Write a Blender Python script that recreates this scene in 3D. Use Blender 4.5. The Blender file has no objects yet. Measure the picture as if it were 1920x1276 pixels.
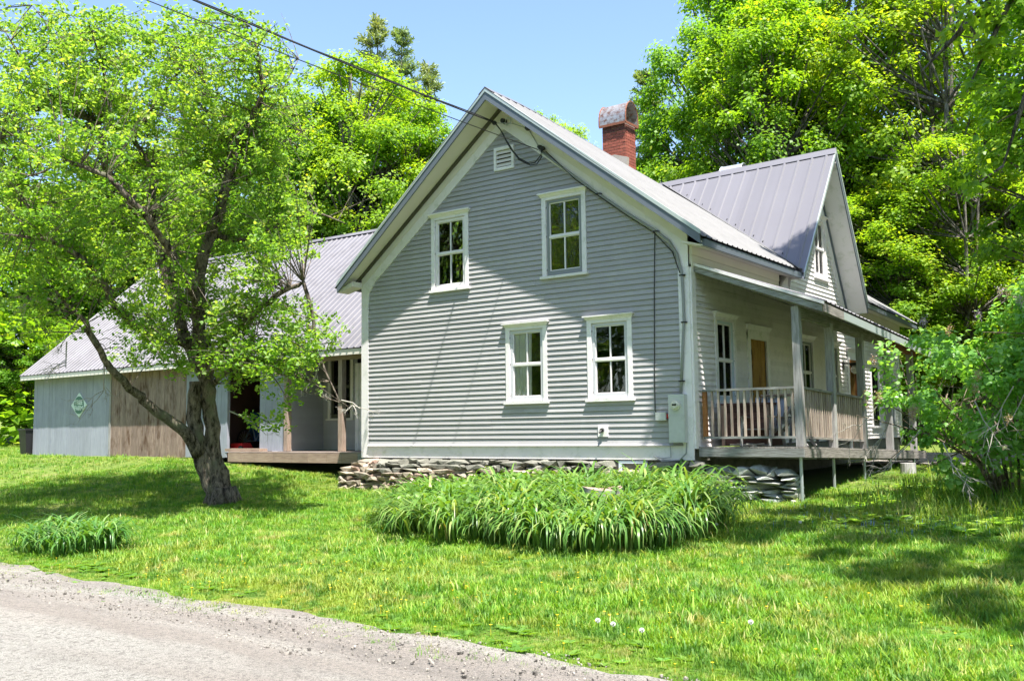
import bpy, bmesh, math, random
import numpy as np
from mathutils import Vector, Matrix
rnd = random.Random(7)
rng = np.random.default_rng(11)
S = bpy.context.scene
COL = S.collection

# ------------------------------------------------------------------ camera, sky, sun, exposure
CAM = (15.764, -15.763, 0.576)
Fw = Vector((-0.58804593, 0.80358846, 0.09191061)); Rt = Vector((0.80621505, 0.59147571, -0.01318211)); Up = Vector((0.06495589, -0.06634803, 0.99568))
cd = bpy.data.cameras.new('camera'); cam = bpy.data.objects.new('camera', cd); COL.objects.link(cam)
M = Matrix((Rt, Up, -Fw)).transposed().to_4x4(); M.translation = Vector(CAM); cam.matrix_world = M
cd.sensor_width = 36; cd.lens = 36*1811.8/1920; cd.clip_start = .1; cd.clip_end = 2000
S.camera = cam
SUN = Vector((0.33, -0.20, 1.0)).normalized()
w = bpy.data.worlds.new('World'); S.world = w; w.use_nodes = True
nt = w.node_tree; bg = nt.nodes['Background']
sky = nt.nodes.new('ShaderNodeTexSky'); sky.sky_type = 'NISHITA'; sky.sun_disc = False
sky.sun_elevation = math.asin(SUN.z); sky.sun_rotation = math.atan2(SUN.x, SUN.y)
sky.air_density = 1.0; sky.dust_density = 1.0; sky.ozone_density = 2.2; sky.altitude = 300
nt.links.new(sky.outputs[0], bg.inputs[0]); bg.inputs[1].default_value = 0.11
sl = bpy.data.lights.new('sun', 'SUN'); sl.energy = 5.0; sl.angle = math.radians(.55); sl.color = (1, .95, .86)
so = bpy.data.objects.new('sun', sl); COL.objects.link(so); so.rotation_euler = SUN.to_track_quat('Z', 'Y').to_euler(); so.location = (10, -5, 30)
S.view_settings.view_transform = 'Standard'; S.view_settings.look = 'None'; S.view_settings.gamma = 1
S.view_settings.exposure = 1.62
S.view_settings.use_curve_mapping = False
S.render.engine = 'CYCLES'
S.cycles.max_bounces = 8; S.cycles.transparent_max_bounces = 12

# ------------------------------------------------------------------ helpers
WPOS = {}
def link(o, parent=None):
    COL.objects.link(o)
    if parent is not None:
        o.parent = parent; o.location = tuple(-c for c in WPOS.get(parent.name, (0, 0, 0)))
    WPOS[o.name] = (0, 0, 0)
    return o
def thing(name, label, cat, loc=(0, 0, 0), group=None):
    o = bpy.data.objects.new(name, None); COL.objects.link(o); o.location = loc; o.empty_display_size = .2
    WPOS[o.name] = tuple(loc); o['label'] = label; o['category'] = cat
    if group: o['group'] = group
    return o
def tag(o, label=None, cat=None, group=None, kind=None):
    for k, v in (('label', label), ('category', cat), ('group', group), ('kind', kind)):
        if v: o[k] = v
    return o
class MB:
    def __init__(s, tf=None): s.v = []; s.f = []; s.tf = tf
    def add(s, vs, fs):
        b = len(s.v)
        if s.tf: vs = [s.tf(*p) for p in vs]
        s.v += [tuple(p) for p in vs]; s.f += [tuple(b+i for i in f) for f in fs]; return s
    def box(s, x0, x1, y0, y1, z0, z1):
        return s.add([(x, y, z) for x in (x0, x1) for y in (y0, y1) for z in (z0, z1)],
                     [(0, 1, 3, 2), (4, 6, 7, 5), (0, 4, 5, 1), (2, 3, 7, 6), (0, 2, 6, 4), (1, 5, 7, 3)])
    def beam(s, a, b, w, h, up=(0, 0, 1)):
        a = Vector(a); b = Vector(b); d = (b-a).normalized(); u = Vector(up)
        r = d.cross(u).normalized(); u = r.cross(d)
        vs = [p+r*(i*w/2)+u*(j*h/2) for p in (a, b) for i in (-1, 1) for j in (-1, 1)]
        return s.add(vs, [(0, 1, 3, 2), (4, 6, 7, 5), (0, 4, 5, 1), (2, 3, 7, 6), (0, 2, 6, 4), (1, 5, 7, 3)])
    def prism(s, poly, off):
        n = len(poly); off = Vector(off); a = [Vector(p) for p in poly]
        return s.add(a+[p+off for p in a], [tuple(range(n)), tuple(range(2*n-1, n-1, -1))]+[(i, (i+1) % n, n+(i+1) % n, n+i) for i in range(n)])
    def tube(s, pts, rad, n=8, cap=True, jit=0):
        pts = [Vector(p) for p in pts]; rad = rad if isinstance(rad, (list, tuple)) else [rad]*len(pts)
        vs = []; fs = []; ref = Vector((0.13, 0.31, .94))
        for i, p in enumerate(pts):
            d = (pts[min(i+1, len(pts)-1)]-pts[max(i-1, 0)]).normalized()
            r = d.cross(ref); r = r.normalized() if r.length > .1 else d.cross(Vector((1, 0, 0))).normalized(); u = r.cross(d)
            for k in range(n):
                a = 2*math.pi*k/n; q = rad[i]*(1+(rnd.uniform(-jit, jit) if jit else 0)); vs.append(p+r*math.cos(a)*q+u*math.sin(a)*q)
        for i in range(len(pts)-1):
            for k in range(n): fs.append((i*n+k, i*n+(k+1) % n, (i+1)*n+(k+1) % n, (i+1)*n+k))
        if cap: fs += [tuple(range(n)), tuple(range((len(pts)-1)*n+n-1, (len(pts)-1)*n-1, -1))]
        return s.add(vs, fs)
    def mesh(s, name, mat, smooth=False, recalc=True):
        me = bpy.data.meshes.new(name); me.from_pydata(s.v, [], s.f)
        if recalc:
            bm = bmesh.new(); bm.from_mesh(me); bmesh.ops.recalc_face_normals(bm, faces=bm.faces); bm.to_mesh(me); bm.free()
        if mat: me.materials.append(mat)
        if smooth: me.polygons.foreach_set('use_smooth', [True]*len(me.polygons))
        me.update(); return me
    def build(s, name, mat, parent=None, smooth=False, recalc=True):
        return link(bpy.data.objects.new(name, s.mesh(name, mat, smooth, recalc)), parent)
def fast_mesh(name, V, Fq, mat, attr=None, smooth=False):
    """V (N,3), Fq (M,k) same-size faces; attr = per-vertex float 'tint'"""
    me = bpy.data.meshes.new(name); V = np.ascontiguousarray(V, np.float32); Fq = np.ascontiguousarray(Fq, np.int32); k = Fq.shape[1]
    me.vertices.add(len(V)); me.vertices.foreach_set('co', V.ravel())
    me.loops.add(Fq.size); me.loops.foreach_set('vertex_index', Fq.ravel())
    me.polygons.add(len(Fq)); me.polygons.foreach_set('loop_start', np.arange(0, Fq.size, k, dtype=np.int32)); me.polygons.foreach_set('loop_total', np.full(len(Fq), k, np.int32))
    if attr is not None:
        a = me.attributes.new('tint', 'FLOAT', 'POINT'); a.data.foreach_set('value', np.ascontiguousarray(attr, np.float32))
    me.update(calc_edges=True)
    if smooth: me.polygons.foreach_set('use_smooth', np.ones(len(Fq), bool))
    me.materials.append(mat); return me
def hull(pts):
    bm = bmesh.new()
    for p in pts: bm.verts.new(p)
    r = bmesh.ops.convex_hull(bm, input=bm.verts)
    bmesh.ops.delete(bm, geom=[v for v in bm.verts if not v.link_faces], context='VERTS')
    me = bpy.data.meshes.new('stone'); bm.to_mesh(me); bm.free(); return me

# ------------------------------------------------------------------ materials
def newmat(name):
    m = bpy.data.materials.new(name); m.use_nodes = True; nt = m.node_tree; return m, nt, nt.nodes['Principled BSDF']
def N(nt, t, **kw):
    n = nt.nodes.new(t)
    for k, v in kw.items():
        if k in n.inputs: n.inputs[k].default_value = v
        else: setattr(n, k, v)
    return n
def mixc(nt, fac, a, b, mode='MIX'):
    n = nt.nodes.new('ShaderNodeMix'); n.data_type = 'RGBA'; n.blend_type = mode
    for s, v in ((0, fac), (6, a), (7, b)):
        if isinstance(v, bpy.types.NodeSocket): nt.links.new(v, n.inputs[s])
        else: n.inputs[s].default_value = v if s == 0 else tuple(v)+((1,) if len(v) == 3 else ())
    return n.outputs[2]
def ramp(nt, sock, stops):
    r = nt.nodes.new('ShaderNodeValToRGB'); e = r.color_ramp.elements
    while len(e) < len(stops): e.new(.5)
    for i, (p, c) in enumerate(stops): e[i].position = p; e[i].color = tuple(c)+(1,) if len(c) == 3 else c
    nt.links.new(sock, r.inputs[0]); return r.outputs[0]
def coords(nt, scale=(1, 1, 1), kind='pos'):
    g = nt.nodes.new('ShaderNodeNewGeometry') if kind == 'pos' else nt.nodes.new('ShaderNodeTexCoord')
    mp = nt.nodes.new('ShaderNodeMapping'); mp.inputs[3].default_value = scale
    nt.links.new(g.outputs['Position' if kind == 'pos' else 'Object'], mp.inputs[0]); return mp.outputs[0]
def noise(nt, vec, scale, detail=4, rough=.55):
    n = N(nt, 'ShaderNodeTexNoise'); n.inputs['Scale'].default_value = scale; n.inputs['Detail'].default_value = detail; n.inputs['Roughness'].default_value = rough
    nt.links.new(vec, n.inputs['Vector']); return n.outputs['Fac']
def bump(nt, sock, p, strength=.3, dist=.01):
    b = N(nt, 'ShaderNodeBump'); b.inputs['Strength'].default_value = strength; b.inputs['Distance'].default_value = dist
    nt.links.new(sock, b.inputs['Height']); nt.links.new(b.outputs[0], p.inputs['Normal'])
def lin(r, g, b):  # sRGB 0-255 to linear
    f = lambda c: (c/255/12.92 if c/255 <= .04045 else ((c/255+.055)/1.055)**2.4)
    return (f(r), f(g), f(b))
def mul(c, k): return tuple(min(1, x*k) for x in c)
def paint(name, c, rough=.55, var=.12, stretch=(1, 1, 1), scale=3, dirt=None, dirtamt=.0, spec=.3, bmp=.15, metal=0, objvar=.08, fine=60):
    m, nt, p = newmat(name); v = coords(nt, stretch)
    n1 = noise(nt, v, scale, 5); n2 = noise(nt, v, fine, 3)
    col = mixc(nt, n1, mul(c, 1-var), mul(c, 1+var))
    if dirt:
        n3 = noise(nt, v, scale*2.3, 6, .7); fac = ramp(nt, n3, [(.5-.1*dirtamt, (0, 0, 0)), (.72-.15*dirtamt, (1, 1, 1))])
        col = mixc(nt, fac, col, dirt)
    oi = N(nt, 'ShaderNodeObjectInfo'); mr = N(nt, 'ShaderNodeMapRange'); mr.inputs[3].default_value = 1-objvar; mr.inputs[4].default_value = 1+objvar
    nt.links.new(oi.outputs['Random'], mr.inputs[0]); hs = N(nt, 'ShaderNodeHueSaturation'); nt.links.new(mr.outputs[0], hs.inputs['Value']); nt.links.new(col, hs.inputs['Color'])
    nt.links.new(hs.outputs[0], p.inputs['Base Color']); p.inputs['Roughness'].default_value = rough; p.inputs['Specular IOR Level'].default_value = spec; p.inputs['Metallic'].default_value = metal
    if bmp: bump(nt, n2, p, bmp, .004)
    return m
def wood(name, c1, c2, axis='z', rough=.8, scale=6, dark=None, objvar=.15, bmp=.5):
    st = {'z': (8, 8, .6), 'x': (.6, 8, 8), 'y': (8, .6, 8)}[axis]
    m, nt, p = newmat(name); v = coords(nt, st); n1 = noise(nt, v, scale, 6, .65); n0 = noise(nt, coords(nt, (1, 1, 1)), 2.2, 3)
    col = ramp(nt, n1, [(.3, c2), (.62, c1), (.8, mul(c1, 1.15))]); col = mixc(nt, n0, mixc(nt, 1, col, (.72, .72, .72), 'MULTIPLY'), col)
    if dark:
        n3 = noise(nt, coords(nt, (1.5, 1.5, .5) if axis == 'z' else (1, 1, 1)), 2.6, 5, .7); col = mixc(nt, ramp(nt, n3, [(.5, (0, 0, 0)), (.66, (1, 1, 1))]), col, dark)
    oi = N(nt, 'ShaderNodeObjectInfo'); mr = N(nt, 'ShaderNodeMapRange'); mr.inputs[3].default_value = 1-objvar; mr.inputs[4].default_value = 1+objvar
    nt.links.new(oi.outputs['Random'], mr.inputs[0]); hs = N(nt, 'ShaderNodeHueSaturation'); nt.links.new(mr.outputs[0], hs.inputs['Value']); nt.links.new(col, hs.inputs['Color'])
    nt.links.new(hs.outputs[0], p.inputs['Base Color']); p.inputs['Roughness'].default_value = rough; p.inputs['Specular IOR Level'].default_value = .2
    bump(nt, n1, p, bmp, .006); return m
def leafmat(name, ca, cb, trans=.42, rough=.45, hue=None, cc=None):
    m, nt, p = newmat(name); a = N(nt, 'ShaderNodeAttribute', attribute_name='tint'); v = coords(nt); n = noise(nt, v, .55, 2)
    col = ramp(nt, a.outputs['Fac'], [(0, ca), (.75, cb), (1, cc or cb)])
    col = mixc(nt, ramp(nt, n, [(.35, (0, 0, 0)), (.65, (1, 1, 1))]), mixc(nt, 1, col, (.82, .92, .8), 'MULTIPLY'), col)
    oi = N(nt, 'ShaderNodeObjectInfo'); col = mixc(nt, oi.outputs['Random'], mixc(nt, 1, col, (.88, .98, 1.0), 'MULTIPLY'), mixc(nt, 1, col, (1.1, 1.04, .9), 'MULTIPLY'))
    nt.links.new(col, p.inputs['Base Color']); p.inputs['Roughness'].default_value = rough; p.inputs['Specular IOR Level'].default_value = .35
    t = N(nt, 'ShaderNodeBsdfTranslucent'); tc = mixc(nt, 1, col, (1.7, 1.6, .5), 'MULTIPLY'); nt.links.new(tc, t.inputs[0])
    mx = N(nt, 'ShaderNodeMixShader'); mx.inputs[0].default_value = trans; nt.links.new(p.outputs[0], mx.inputs[1]); nt.links.new(t.outputs[0], mx.inputs[2])
    nt.links.new(mx.outputs[0], nt.nodes['Material Output'].inputs[0]); return m
def flat(name, c, rough=.6, metal=0, spec=.4):
    m, nt, p = newmat(name); v = coords(nt); n = noise(nt, v, 14, 4); nt.links.new(mixc(nt, n, mul(c, .85), mul(c, 1.12)), p.inputs['Base Color'])
    p.inputs['Roughness'].default_value = rough; p.inputs['Metallic'].default_value = metal; p.inputs['Specular IOR Level'].default_value = spec; return m

m_siding = paint('grey siding paint', (.355, .347, .362), .6, .10, scale=1.2, objvar=.05, dirt=(.41, .40, .41), dirtamt=-.3)
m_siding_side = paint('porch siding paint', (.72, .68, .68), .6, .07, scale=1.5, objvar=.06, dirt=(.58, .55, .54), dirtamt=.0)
m_white = paint('white trim paint', (.74, .71, .73), .5, .05, scale=2, dirt=(.52, .53, .48), dirtamt=-.2)
m_cream = paint('aged soffit paint', (.66, .62, .57), .6, .08, scale=2)
m_greytrim = paint('blue grey trim paint', (.115, .135, .165), .45, .1, objvar=.05)
m_greysash = paint('grey storm frame paint', (.22, .235, .25), .5, .08)
m_lightframe = paint('pale grey storm frame paint', (.50, .50, .54), .5, .06)
m_bluesash = paint('pale blue sash paint', (.50, .58, .66), .5, .08)
m_brownstrip = flat('brown bed moulding', (.075, .07, .05), .6)
m_drip = paint('pale metal drip edge', (.42, .47, .46), .4, .08, metal=.3)
m_metalroof = paint('galvanised roof metal', (.14, .135, .15), .55, .10, scale=.8, metal=.1, spec=.3, dirt=(.10, .095, .105), dirtamt=.1, fine=30, bmp=.05)
m_greyroof = paint('grey painted roof metal', (.165, .16, .178), .4, .06, scale=.8, metal=.15, spec=.5, bmp=.05)
m_lightroof = paint('pale roof metal', (.135, .135, .14), .6, .09, scale=1.2, metal=.1, spec=.3, dirt=(.11, .11, .115), dirtamt=.2, bmp=.05)
m_brick = paint('red brick', (.27, .08, .055), .85, .25, scale=9, objvar=.22, bmp=.4)
m_sootbrick = paint('sooty brick', (.12, .045, .035), .85, .3, scale=9, objvar=.25, bmp=.4)
m_mortar = flat('mortar', (.35, .32, .28), .9)
m_galv = paint('galvanised sheet', (.42, .40, .39), .38, .2, scale=5, metal=.6, dirt=(.20, .09, .055), dirtamt=.5)
m_rust = paint('rusty metal', (.22, .085, .05), .7, .3, scale=12, metal=.2)
m_oldwood = wood('weathered barn board', (.36, .27, .23), (.16, .11, .09), 'z', dark=(.10, .055, .035))
m_bluewood = wood('faded blue grey board', (.36, .38, .45), (.29, .31, .37), 'z', objvar=.06, bmp=.25)
m_greywood = wood('grey weathered post', (.42, .41, .41), (.20, .19, .185), 'z', objvar=.12)
m_greywoody = wood('grey weathered rail', (.34, .31, .29), (.13, .12, .11), 'y', objvar=.12)
m_greywoodx = wood('grey weathered beam', (.33, .34, .33), (.13, .12, .11), 'x', objvar=.12)
m_balust = wood('bare weathered baluster', (.50, .42, .36), (.25, .18, .14), 'z', objvar=.25)
m_orangewood = wood('new brown timber', (.36, .16, .06), (.2, .08, .03), 'z', objvar=.1)
m_tanbeam = wood('tan lumber', (.40, .30, .24), (.26, .18, .14), 'x', objvar=.1)
m_tanpost = wood('tan post', (.42, .33, .27), (.22, .15, .12), 'z', objvar=.1)
m_deckw = wood('weathered deck board', (.40, .33, .30), (.22, .16, .14), 'x', objvar=.15)
m_door = wood('yellow pine door', (.42, .25, .07), (.22, .11, .03), 'z', dark=(.1, .04, .01), objvar=.1)
m_black = flat('black plastic', (.02, .02, .022), .4)
m_cable = flat('black cable', (.015, .015, .016), .5)
m_greycable = flat('grey cable', (.26, .27, .28), .5)
m_greyplastic = flat('grey meter enamel', (.48, .50, .50), .4)
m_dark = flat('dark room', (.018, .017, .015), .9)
m_curtain = paint('white curtain cloth', (.82, .82, .80), .9, .05, bmp=.1)
m_shade = paint('cream blind', (.55, .5, .36), .9, .05, bmp=.1)
m_pipe = flat('galvanised pipe', (.42, .45, .48), .35, .5)
m_signwhite = flat('sign pale enamel', (.55, .65, .62), .4)
m_signgreen = flat('sign green enamel', (.03, .14, .09), .4)
m_bluetarp = flat('blue tarp', (.02, .09, .32), .6)
m_red = flat('red enamel', (.45, .02, .02), .35)
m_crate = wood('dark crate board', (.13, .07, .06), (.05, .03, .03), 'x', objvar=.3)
m_lampglass = flat('lamp glass', (.6, .6, .52), .15)

def stonemat(name, c, c2, rough=.85):
    m, nt, p = newmat(name); v = coords(nt); n = noise(nt, v, 5, 6, .65); n2 = noise(nt, v, 28, 5, .7)
    col = ramp(nt, n, [(.3, mul(c2, .8)), (.5, c), (.68, mul(c, 1.15)), (.8, c2)]); col = mixc(nt, n2, mixc(nt, 1, col, (.55, .53, .5), 'MULTIPLY'), col)
    oi = N(nt, 'ShaderNodeObjectInfo'); mr = N(nt, 'ShaderNodeMapRange'); mr.inputs[3].default_value = .72; mr.inputs[4].default_value = 1.2
    nt.links.new(oi.outputs['Random'], mr.inputs[0]); hs = N(nt, 'ShaderNodeHueSaturation'); nt.links.new(mr.outputs[0], hs.inputs['Value']); nt.links.new(col, hs.inputs['Color'])
    nt.links.new(hs.outputs[0], p.inputs['Base Color']); p.inputs['Roughness'].default_value = rough; bump(nt, n2, p, .8, .02); return m
m_stone = stonemat('rubble stone', (.42, .36, .29), (.24, .19, .15))
m_stone_red = stonemat('reddish stone', (.42, .31, .26), (.28, .17, .13))
m_slate = stonemat('grey ledge stone', (.50, .52, .50), (.30, .31, .29))
m_mortarwall = stonemat('mortared wall', (.22, .22, .19), (.14, .145, .12))

def glassmat():
    m, nt, p = newmat('window glass'); nt.nodes.remove(p)
    t = N(nt, 'ShaderNodeBsdfTransparent'); t.inputs[0].default_value = (.98, .99, .985, 1); g = N(nt, 'ShaderNodeBsdfGlossy'); g.inputs['Roughness'].default_value = .02
    n = noise(nt, coords(nt), 3.5, 2); b = N(nt, 'ShaderNodeBump'); b.inputs['Strength'].default_value = .25; b.inputs['Distance'].default_value = .02; nt.links.new(n, b.inputs['Height']); nt.links.new(b.outputs[0], g.inputs['Normal'])
    fr = N(nt, 'ShaderNodeFresnel'); fr.inputs[0].default_value = 1.55
    mx = N(nt, 'ShaderNodeMixShader'); nt.links.new(fr.outputs[0], mx.inputs[0]); nt.links.new(t.outputs[0], mx.inputs[1]); nt.links.new(g.outputs[0], mx.inputs[2])
    nt.links.new(mx.outputs[0], nt.nodes['Material Output'].inputs[0]); return m
m_glass = glassmat()
def barkmat(name, c1, c2, moss=None, sc=9):
    m, nt, p = newmat(name); v = coords(nt, (1, 1, .3)); n = noise(nt, v, sc, 9, .82); n2 = noise(nt, coords(nt), 3, 4)
    col = ramp(nt, n, [(.42, c2), (.50, c1), (.60, mul(c1, 1.9))])
    if moss: col = mixc(nt, ramp(nt, n2, [(.52, (0, 0, 0)), (.68, (1, 1, 1))]), col, moss)
    nt.links.new(col, p.inputs['Base Color']); p.inputs['Roughness'].default_value = .95; p.inputs['Specular IOR Level'].default_value = .1; bump(nt, n, p, 1, .09); return m
m_bark = barkmat('apple bark', (.19, .155, .13), (.035, .027, .022), (.21, .21, .15), 13)
m_bark2 = barkmat('maple bark', (.16, .145, .13), (.05, .045, .04))
m_twig = flat('dead twig', (.30, .28, .25), .9)
m_lstem = barkmat('lilac bark', (.26, .21, .16), (.09, .07, .05))
m_maple = leafmat('maple leaf', (.10, .22, .026), (.23, .37, .032), .55, cc=(.43, .43, .04))
m_maple2 = leafmat('yellow green maple leaf', (.13, .25, .028), (.29, .41, .034), .55, cc=(.48, .45, .04))
m_apple = leafmat('apple leaf', (.13, .25, .045), (.26, .38, .07), .55, cc=(.40, .45, .15))
m_pine = leafmat('pine needle', (.17, .22, .10), (.28, .33, .15), .3)
m_lilac = leafmat('lilac leaf', (.16, .32, .08), (.29, .46, .12), .52, rough=.35, cc=(.46, .56, .28))
m_lily = leafmat('daylily leaf', (.055, .145, .032), (.15, .27, .06), .32, rough=.36, cc=(.30, .36, .14))
m_weed = leafmat('broad weed leaf', (.08, .18, .03), (.16, .28, .045), .4)
m_dry = leafmat('dry leaf', (.28, .21, .09), (.36, .3, .12), .3)
m_purple = leafmat('lilac blossom', (.25, .2, .38), (.42, .33, .52), .3)
m_pinkbl = leafmat('faded blossom', (.34, .2, .18), (.5, .36, .33), .3)
m_yellow = flat('yellow petal', (.75, .55, .02), .6)
m_blue = flat('blue petal', (.12, .22, .6), .6)
m_fluff = flat('seed fluff', (.8, .8, .78), .9)

def grassmat():
    m, nt, p = newmat('grass blade'); oi = N(nt, 'ShaderNodeObjectInfo'); v = coords(nt); n = noise(nt, v, .9, 4); n2 = noise(nt, v, .28, 3)
    col = ramp(nt, oi.outputs['Random'], [(0, (.10, .25, .025)), (.45, (.19, .36, .032)), (.8, (.31, .43, .05)), (.93, (.45, .48, .12)), (1, (.50, .44, .22))])
    col = mixc(nt, ramp(nt, n, [(.40, (0, 0, 0)), (.62, (1, 1, 1))]), mixc(nt, 1, col, (.75, .92, .75), 'MULTIPLY'), col)
    col = mixc(nt, ramp(nt, n2, [(.52, (0, 0, 0)), (.66, (.6, .6, .6))]), col, (.37, .38, .08))
    n5 = noise(nt, v, 1.9, 4, .7); col = mixc(nt, ramp(nt, n5, [(.53, (0, 0, 0)), (.68, (.8, .8, .8))]), col, (.40, .35, .15)); n6 = noise(nt, v, 5, 3); col = mixc(nt, ramp(nt, n6, [(.40, (.9, .9, .9)), (.52, (0, 0, 0))]), col, (.08, .20, .03))
    nt.links.new(col, p.inputs['Base Color']); p.inputs['Roughness'].default_value = .5; p.inputs['Specular IOR Level'].default_value = .25
    t = N(nt, 'ShaderNodeBsdfTranslucent'); nt.links.new(mixc(nt, 1, col, (1.5, 1.4, .6), 'MULTIPLY'), t.inputs[0])
    mx = N(nt, 'ShaderNodeMixShader'); mx.inputs[0].default_value = .4; nt.links.new(p.outputs[0], mx.inputs[1]); nt.links.new(t.outputs[0], mx.inputs[2]); nt.links.new(mx.outputs[0], nt.nodes['Material Output'].inputs[0]); return m
m_grass = grassmat()
def groundmat():
    m, nt, p = newmat('lawn soil and turf'); v = coords(nt); n = noise(nt, v, 1.1, 6, .7); n2 = noise(nt, v, 25, 4, .7)
    col = ramp(nt, n, [(.3, (.09, .15, .02)), (.55, (.15, .21, .025)), (.75, (.26, .23, .10))]); col = mixc(nt, n2, mixc(nt, 1, col, (.5, .5, .45), 'MULTIPLY'), col)
    nt.links.new(col, p.inputs['Base Color']); p.inputs['Roughness'].default_value = 1; bump(nt, n2, p, .8, .03); return m
m_ground = groundmat()
def roadmat(name, k=1.0):
    m, nt, p = newmat(name); v = coords(nt); vs = coords(nt, (.22, 1, 1)); n = noise(nt, vs, 1.6, 5, .6); n2 = noise(nt, v, 22, 7, .75); n3 = noise(nt, v, 95, 3, .8); n4 = noise(nt, vs, .7, 3)
    col = ramp(nt, n, [(.34, mul((.20, .18, .16), k)), (.47, mul((.30, .265, .24), k)), (.62, mul((.40, .37, .335), k))])
    wv = N(nt, 'ShaderNodeTexWave', wave_type='BANDS', bands_direction='Y'); wv.inputs['Scale'].default_value = .42; wv.inputs['Distortion'].default_value = 2.2; wv.inputs['Detail'].default_value = 3; wv.inputs['Detail Scale'].default_value = .6; nt.links.new(vs, wv.inputs['Vector'])
    col = mixc(nt, ramp(nt, wv.outputs['Fac'], [(.35, (0, 0, 0)), (.8, (.75, .75, .75))]), col, mul((.32, .28, .25), k))
    col = mixc(nt, ramp(nt, n4, [(.5, (0, 0, 0)), (.62, (.8, .8, .8))]), col, mul((.40, .39, .36), k))
    col = mixc(nt, ramp(nt, n2, [(.40, (.9, .9, .9)), (.50, (0, 0, 0))]), col, mul((.19, .175, .16), k))
    col = mixc(nt, ramp(nt, n3, [(.40, (1, 1, 1)), (.47, (0, 0, 0))]), col, mul((.11, .10, .095), k))
    col = mixc(nt, ramp(nt, n3, [(.60, (0, 0, 0)), (.68, (1, 1, 1))]), col, mul((.52, .49, .46), k))
    nt.links.new(col, p.inputs['Base Color']); p.inputs['Roughness'].default_value = .95
    ad = N(nt, 'ShaderNodeMath', operation='ADD'); nt.links.new(n2, ad.inputs[0]); nt.links.new(n3, ad.inputs[1]); bump(nt, ad.outputs[0], p, .9, .03); return m
m_road = roadmat('gravel road', .9); m_drive = roadmat('gravel drive', 1.1)
m_pebble = stonemat('pebble', (.36, .33, .30), (.20, .185, .17))

# ------------------------------------------------------------------ ground
TX = [-60, -30, -17, -9, -5, 0, 5, 10, 15, 25, 60]; TZ = [.3, .15, -.1, -.12, -.35, -.63, -.72, -.72, -.75, -.7, -.6]
def gnd(x, y):
    x = np.asarray(x, float); y = np.asarray(y, float); T = np.interp(x, TX, TZ); t = np.clip((y+9.6)/9.6, 0, 1)
    z = -1.12+(T+1.12)*t**1.15; a = np.clip((x-4)/5, 0, 1)
    z = z+np.interp(y, [0, 2, 5, 10, 16, 30, 60, 120], [0, .18, .33, .42, .55, 1.2, 5, 12])*a+np.interp(y, [0, 5, 15, 30, 60, 120], [0, .1, .5, 1.5, 6, 14])*(1-a)
    lump = (np.sin(x*1.7+y*.9)*np.sin(y*1.3-x*.6)*.018+np.sin(x*4.1+1.3)*np.sin(y*3.7)*.006)*np.clip((y+9.9)*2, 0, 1)
    return z+lump
def g1(x, y): return float(gnd(x, y))
def axis(segs):
    out = [segs[0][0]]
    for a, b, s in segs: out += list(np.linspace(a, b, max(2, int(round((b-a)/s))+1))[1:])
    return np.array(out)
gx = axis([(-220, -60, 20), (-60, -24, 3), (-24, 22, .35), (22, 60, 3), (60, 220, 20)]); gy = axis([(-160, -40, 15), (-40, -14, 2), (-14, 12, .3), (12, 60, 3), (60, 240, 15)])
X, Y = np.meshgrid(gx, gy); Z = gnd(X, Y)
nx, ny = len(gx), len(gy); idx = np.arange(nx*ny).reshape(ny, nx)
Q = np.stack([idx[:-1, :-1], idx[:-1, 1:], idx[1:, 1:], idx[1:, :-1]], -1).reshape(-1, 4)
lawn = link(bpy.data.objects.new('ground', fast_mesh('ground', np.stack([X, Y, Z], -1).reshape(-1, 3), Q, m_ground, smooth=True))); tag(lawn, kind='structure')
def redge(x): return -9.30-.045*(x-2.7)+.06*math.sin(x*.9)+.05*math.sin(x*2.3+1)+.035*math.sin(x*6.1)+.02*math.sin(x*13.7)
def sheet(name, mat, xs, e0, e1, n, dz, crown=0):
    V = []; 
    for x in xs:
        a, b = e0(x), e1(x)
        for j in range(n+1):
            t = j/n; y = a+(b-a)*t; V.append((x, y, g1(x, y)+dz+crown*math.sin(math.pi*t)+.006*math.sin(x*3+y*7)+(.02*math.sin(t*math.pi*6) if crown else 0)))
    F = [(i*(n+1)+j, (i+1)*(n+1)+j, (i+1)*(n+1)+j+1, i*(n+1)+j+1) for i in range(len(xs)-1) for j in range(n)]
    me = fast_mesh(name, np.array(V), np.array(F), mat, smooth=True)
    o = link(bpy.data.objects.new(name, me)); tag(o, kind='structure'); return o
sheet('road', m_road, list(np.arange(-60, 60.1, .25)), lambda x: -16.6, redge, 20, .022, .03)
sheet('driveway', m_drive, list(np.arange(8.4, 40, .6)), lambda x: 7.2+.4*math.sin(x*.8), lambda x: 13.2+.5*math.sin(x), 8, .02)

# ------------------------------------------------------------------ farmhouse
W = 8.2
house = thing('farmhouse', 'old grey clapboard farmhouse with white trim, metal roof and side porch', 'house', (4.1, 0, -.6))
AP = 7.5; SL = .77; OV = .56
def rooftop(x): return AP-SL*abs(x-4.1)
def ovh(x): return .64-.16*abs(x-4.1)/4.6 if x > 4.1 else .64-.25*abs(x-4.1)/4.6
front = lambda u, n, v: (u, -n, v)
side = lambda u, n, v: (8.2+n, u, v)
def inner(z):   # half-width of siding below frieze on the front gable
    return 3.92 if z < 3.85 else max(0, (6.79-z)/.753)
wins_front = [(2.065, 3.179, 3.541, 5.264), (4.985, 6.10, 3.541, 5.264), (4.047, 5.14, 1.085, 2.72), (5.99, 7.05, 1.085, 2.72)]
m_lapshade = flat('painted shade and grime under the laps', (.09, .088, .085), .9)  # shadow line under each lap painted in as dark colour, grime included
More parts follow.
